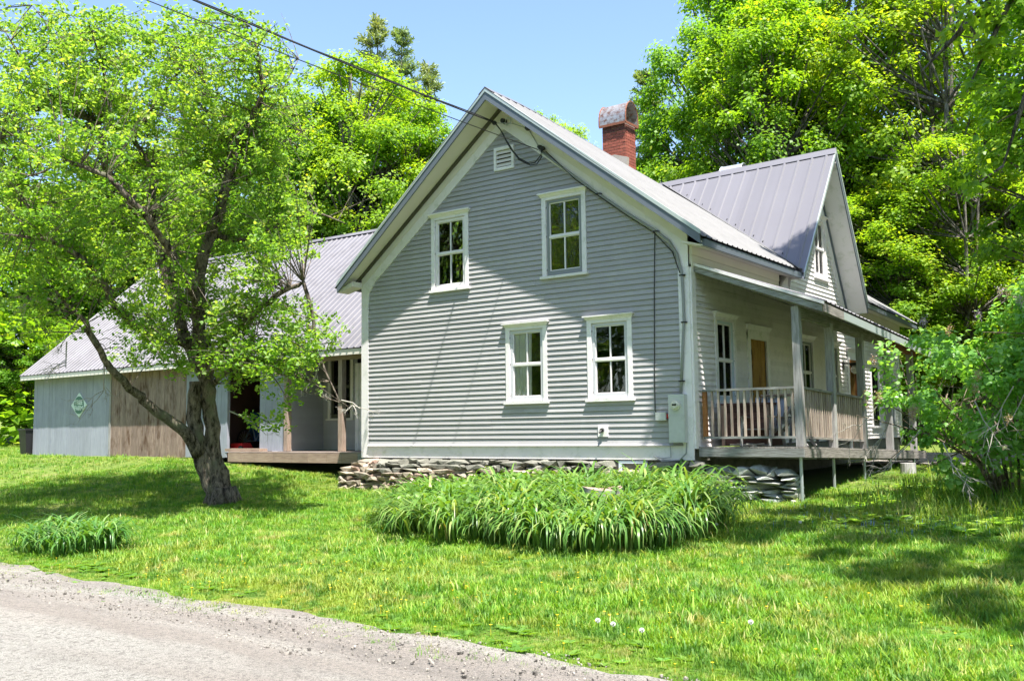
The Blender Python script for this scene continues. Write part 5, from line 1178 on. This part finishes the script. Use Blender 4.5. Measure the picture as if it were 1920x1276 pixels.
P = np.array(P); V, F, T = leafcloud(P, rng.normal(size=P.shape)*.5+np.array([0, -.1, .8]), rng.uniform(.05, .11, len(P)), HEART, HF, rng.random(len(P)))
o = link(bpy.data.objects.new('bed_weeds', fast_mesh('bed_weeds', V, F, m_weed, T))); tag(o, 'broad leaved green weeds growing through the daylily bed', 'weeds', kind='stuff')
P = []
for k in range(60):
    c = np.array([rng.uniform(8.9, 9.9), rng.uniform(-3.2, -2.0)]); h = rng.uniform(.4, .7)
    for j in range(60): t = rng.random(); P.append((c[0]+rng.normal()*.05, c[1]+rng.normal()*.05, g1(*c)+t*h))
P = np.array(P); V, F, T = leafcloud(P, rng.normal(size=P.shape)*.6+np.array([0, 0, .5]), rng.uniform(.03, .06, len(P)), KITE, KF, rng.random(len(P)))
o = link(bpy.data.objects.new('bedstraw', fast_mesh('bedstraw', V, F, m_lilac, T))); tag(o, 'fine leaved green perennials at the right end of the daylily bed', 'perennials', kind='stuff')
cl = []
for k in range(46):
    a = rng.uniform(0, 6.28); q = rng.random()**.5; x, y = 2.5+.8*q*math.cos(a), -8.2+.5*q*math.sin(a)
    for j in range(10): cl.append((x+rng.normal()*.04, y+rng.normal()*.04, 0, (x-2.5)*.8, (y+8.2)*1.0))
tag(blades('daylily_clump', np.array(cl), m_lily, None, (.55, .95), .015), 'separate low clump of arching daylily leaves at the left beside the road', 'daylily')
# stump
sx, sy = 8.05, -2.95; sz = g1(sx, sy); stp = thing('tree_stump', 'grey weathered tree stump rising out of the daylily bed', 'stump', (sx, sy, sz))
vs = []; n = 22
for k, (h, r) in enumerate(((-.1, .36), (.25, .31), (.40, .30), (.52, .305))):
    for i in range(n):
        a = 2*math.pi*i/n; rr = r*(1+.07*math.sin(a*3+1)+.04*math.sin(a*7)+rnd.uniform(-.02, .02)); vs.append((sx+rr*math.cos(a), sy+rr*math.sin(a), sz+h+(.03*math.sin(a*2) if k == 3 else 0)))
mb = MB().add(vs, [(k*n+i, k*n+(i+1) % n, (k+1)*n+(i+1) % n, (k+1)*n+i) for k in range(3) for i in range(n)]); mb.build('bark', m_greywood, stp, True)
MB().add([(sx, sy, sz+.515)]+[v for v in vs[3*n:]], [(0, 1+i, 1+(i+1) % n) for i in range(n)]).build('cut_face', m_tanbeam, stp)

# ------------------------------------------------------------------ grass, weeds, flowers, pebbles
def tuft(name, nbl, h, sp, seed, mat, wd=.004):
    g = np.random.default_rng(seed); V = []; F = []
    for i in range(nbl):
        a = g.uniform(0, 6.28); x, y = g.normal()*sp, g.normal()*sp; hh = h*g.uniform(.5, 1.2); b = hh*g.uniform(.2, .8); w_ = wd*g.uniform(.7, 1.4); dx, dy = math.cos(a), math.sin(a); k = len(V)
        V += [(x-dy*w_, y+dx*w_, -.01), (x+dy*w_, y-dx*w_, -.01), (x+dx*b*.3-dy*w_*.8, y+dy*b*.3+dx*w_*.8, hh*.6), (x+dx*b*.3+dy*w_*.8, y+dy*b*.3-dx*w_*.8, hh*.6), (x+dx*b, y+dy*b, hh*.95)]
        F += [(k, k+1, k+3), (k, k+3, k+2), (k+2, k+3, k+4)]
    return bpy.data.objects.new(name, fast_mesh(name, np.array(V), np.array(F), mat))
def broad(name, n, r, seed, mat, up=.5):
    g = np.random.default_rng(seed); a = g.uniform(0, 6.28, n); P = np.zeros((n, 3)); P[:, 2] = .01; spin = np.stack([np.cos(a), np.sin(a), g.uniform(.1, up, n)], 1); nrm = np.stack([-np.cos(a)*.4, -np.sin(a)*.4, np.ones(n)], 1)
    V, F, T = leafcloud(P, nrm, g.uniform(.6, 1.2, n)*r, HEART*np.array([1, .5, 1]), HF, g.random(n), spin=spin); return bpy.data.objects.new(name, fast_mesh(name, V, F, mat, T))
def gn_scatter(name, pts, rot, scl, objs, mat=None):
    me = bpy.data.meshes.new(name); pts = np.ascontiguousarray(pts, np.float32); me.vertices.add(len(pts)); me.vertices.foreach_set('co', pts.ravel())
    for nm, arr, ty in (('rz', rot, 'FLOAT'), ('sc', scl, 'FLOAT')): at_ = me.attributes.new(nm, ty, 'POINT'); at_.data.foreach_set('value', np.ascontiguousarray(arr, np.float32))
    ii = me.attributes.new('pick', 'INT', 'POINT'); ii.data.foreach_set('value', (np.arange(len(pts)) % len(objs)).astype(np.int32)); me.update()
    o = link(bpy.data.objects.new(name, me)); ng = bpy.data.node_groups.new(name, 'GeometryNodeTree'); ng.interface.new_socket('Geometry', in_out='INPUT', socket_type='NodeSocketGeometry'); ng.interface.new_socket('Geometry', in_out='OUTPUT', socket_type='NodeSocketGeometry')
    gi = ng.nodes.new('NodeGroupInput'); go = ng.nodes.new('NodeGroupOutput'); jn = ng.nodes.new('GeometryNodeJoinGeometry'); m2p = ng.nodes.new('GeometryNodeMeshToPoints'); ng.links.new(gi.outputs[0], m2p.inputs[0])
    def na(nm, ty):
        a = ng.nodes.new('GeometryNodeInputNamedAttribute'); a.data_type = ty; a.inputs[0].default_value = nm; return a.outputs[0]
    cx = ng.nodes.new('ShaderNodeCombineXYZ'); ng.links.new(na('rz', 'FLOAT'), cx.inputs[2]); sc = na('sc', 'FLOAT'); pk = na('pick', 'INT')
    for k, ob in enumerate(objs):
        oi = ng.nodes.new('GeometryNodeObjectInfo'); oi.inputs['Object'].default_value = ob; oi.inputs['As Instance'].default_value = True
        cmp = ng.nodes.new('FunctionNodeCompare'); cmp.data_type = 'INT'; cmp.operation = 'EQUAL'; ng.links.new(pk, cmp.inputs[2]); cmp.inputs[3].default_value = k
        ip = ng.nodes.new('GeometryNodeInstanceOnPoints'); ng.links.new(m2p.outputs[0], ip.inputs['Points']); ng.links.new(cmp.outputs[0], ip.inputs['Selection']); ng.links.new(oi.outputs['Geometry'], ip.inputs['Instance']); ng.links.new(cx.outputs[0], ip.inputs['Rotation']); ng.links.new(sc, ip.inputs['Scale']); ng.links.new(ip.outputs[0], jn.inputs[0])
    ng.links.new(jn.outputs[0], go.inputs[0]); md = o.modifiers.new('scatter', 'NODES'); md.node_group = ng; return o
rng = np.random.default_rng(3)
def sample(n, x0, x1, y0, y1): return rng.uniform(x0, x1, n), rng.uniform(y0, y1, n)
redge_v = np.vectorize(redge)
def onlawn(x, y):
    ok = (y > redge_v(x)+np.where(rng.random(len(x)) < .35, rng.normal(size=len(x))*.34, rng.normal(size=len(x))*.08)) | (y < -16.7)
    ok &= ~((x > -.1) & (x < 8.3) & (y > -.15) & (y < 14)); ok &= ~((x > -17) & (x < .2) & (y > 1.0) & (y < 11)); ok &= ~((x > 8.2) & (x < 9.9) & (y > .15) & (y < 8.2)); ok &= ~((x > 8.6) & (y > 7.2) & (y < 13.2))
    return ok
xs_, ys_ = [], []
for (n, x0, x1, y0, y1) in ((200000, -1, 16.5, -10.2, -3), (52000, -8, 18, -10.2, 1.5), (36000, -28, 18, -10, 8), (9000, -34, 20, 4, 22)):
    a, b = sample(n, x0, x1, y0, y1); ok = onlawn(a, b); xs_.append(a[ok]); ys_.append(b[ok])
gxx = np.concatenate(xs_); gyy = np.concatenate(ys_)
# only what lies in front of the viewer, with a margin all round
dxx, dyy = gxx-CAM[0], gyy-CAM[1]; dep = dxx*Fw.x+dyy*Fw.y; lat = dxx*Rt.x+dyy*Rt.y; ok = (dep > 3) & (np.abs(lat) < dep*.62+1.5); gxx, gyy = gxx[ok], gyy[ok]
thin = np.clip((gyy-redge_v(gxx))/.9, .45, 1); patch = .5+.5*np.sin(gxx*1.3+2)*np.sin(gyy*1.7+gxx*.4)
tufts = [tuft('grass_tuft', 13, .062, .05, s, m_grass) for s in range(3)]+[tuft('grass_tuft', 10, .10, .05, 8, m_grass, .0045), broad('clover_tuft', 9, .055, 4, m_weed)]
o = gn_scatter('lawn_grass', np.stack([gxx, gyy, gnd(gxx, gyy)], 1), rng.uniform(0, 6.28, len(gxx)), thin*(.7+.55*patch)*np.clip(rng.lognormal(-.12, .32, len(gxx)), .4, 1.8)*(1-.35*((np.sin(gxx*2.7+gyy)*np.sin(gyy*3.1-gxx*.7)) > .45)), tufts); tag(o, 'uncut sunlit lawn grass round the farmhouse', 'grass', kind='stuff')
a, b = sample(2800, 0, 16.5, -9.7, 2); ok = onlawn(a, b); a, b = a[ok], b[ok]
bw = [broad('weed_tuft', 9, .11, 14, m_weed, 1.2), broad('weed_tuft', 12, .08, 15, m_lilac, .9), broad('weed_tuft', 7, .14, 16, m_weed, 1.6)]
o = gn_scatter('lawn_weeds', np.stack([a, b, gnd(a, b)], 1), rng.uniform(0, 6.28, len(a)), rng.uniform(.35, 1.0, len(a)), bw); tag(o, 'broad leaved dandelion and plantain weeds in the lawn', 'weeds', kind='stuff')
# taller growth round the lilac feet and the right edge
a = np.concatenate([12.9+rng.normal(size=1500)*1.5]); b = np.concatenate([.6+rng.normal(size=1500)*1.1]); ok = (a > 11) ; a, b = a[ok], b[ok]
tall = [tuft('grass_tuft', 8, .38, .06, 31, m_grass, .006), broad('weed_tuft', 9, .2, 32, m_lilac, 1.8)]
o = gn_scatter('tall_grass', np.stack([a, b, gnd(a, b)], 1), rng.uniform(0, 6.28, len(a)), rng.uniform(.5, 1.2, len(a)), tall); tag(o, 'taller rough grass round the feet of the lilac bushes', 'grass', kind='stuff')
def petals(name, n, r, mat, h):
    mb = MB(); mb.tube([(0, 0, 0), (0, 0, h)], .002, 3)
    for k in range(n):
        a = 2*math.pi*k/n; mb.add([(0, 0, h), (r*math.cos(a-.25), r*math.sin(a-.25), h+.004), (r*math.cos(a+.25), r*math.sin(a+.25), h+.004)], [(0, 1, 2)])
    return bpy.data.objects.new(name, mb.mesh(name, mat, recalc=False))
yc = [(10.4, -3.4, .7, 70), (9.8, -4.9, .5, 14), (12, -6.5, 3, 90), (7, -8, 3, 130), (11.2, -8.6, 1.6, 60), (5.5, -8.8, 1.3, 60)]
a = np.concatenate([x+rng.normal(size=n)*s for x, y, s, n in yc]); b = np.concatenate([y+rng.normal(size=n)*s*.45 for x, y, s, n in yc]); ok = b > redge_v(a)+.1; a, b = a[ok], b[ok]
o = gn_scatter('yellow_wildflowers', np.stack([a, b, gnd(a, b)], 1), a*3, rng.uniform(.5, 1.1, len(a)), [petals('flower', 9, .014, m_yellow, .09)]); tag(o, 'small yellow wildflowers scattered in the grass', 'flowers', kind='stuff')
a = 12.3+rng.normal(size=240)*1.4; b = -1.6+rng.normal(size=240)*1.0; o = gn_scatter('blue_wildflowers', np.stack([a, b, gnd(a, b)], 1), a*3, rng.uniform(.6, 1.1, len(a)), [petals('flower', 5, .009, m_blue, .09)]); tag(o, 'tiny blue wildflowers in the shade before the lilac', 'flowers', kind='stuff')
# dandelion seed heads: one by one
heads = [(11.72, -9.15, .19, 'left of the pair of dandelion clocks near the road edge'), (11.84, -9.12, .17, 'right of the pair of dandelion clocks near the road edge'), (12.08, -9.1, .15, 'low dandelion clock just right of the pair by the road'), (12.75, -8.6, .18, 'large lone dandelion clock at the right of the lawn'), (10.35, -3.9, .2, 'dandelion clock in the shade beyond the daylily bed'), (11.1, -2.9, .16, 'dandelion clock in the sunny patch before the porch')]
g = np.random.default_rng(2); d = g.normal(size=(150, 3)); d /= np.linalg.norm(d, axis=1, keepdims=True)
V, F, T = leafcloud(d*.007, np.cross(d, g.normal(size=d.shape)), np.full(150, .013), NEED*np.array([1, 1.5, 1]), KF, d[:, 0], spin=d); hm = fast_mesh('seed_head', V, F, m_fluff)
for x, y, h, lab in heads:
    t = thing('dandelion', lab, 'dandelion', (x, y, g1(x, y)), 'dandelion clocks in the lawn'); o = bpy.data.objects.new('seed_head', hm); COL.objects.link(o); o.parent = t; o.location = (0, 0, h)
    MB().tube([(x, y, g1(x, y)), (x+.01, y, g1(x, y)+h*.5), (x, y, g1(x, y)+h)], .0025, 4).build('stalk', m_pipe if False else m_weed, t)
# pebbles on the road
peb = []
for t in range(3):
    me = stones[t].copy(); me.materials.clear(); me.materials.append(m_pebble); peb.append(bpy.data.objects.new('pebble', me))
a, b = sample(15000, 0, 16, -13.5, -9.6); ok = b < redge_v(a)+.12; a, b = a[ok], b[ok]
o = gn_scatter('road_pebbles', np.stack([a, b, gnd(a, b)+.03], 1), rng.uniform(0, 6.28, len(a)), np.clip(rng.lognormal(-4.75, .55, len(a)), .004, .035), peb); tag(o, 'loose pebbles scattered over the gravel road', 'pebbles', kind='stuff')
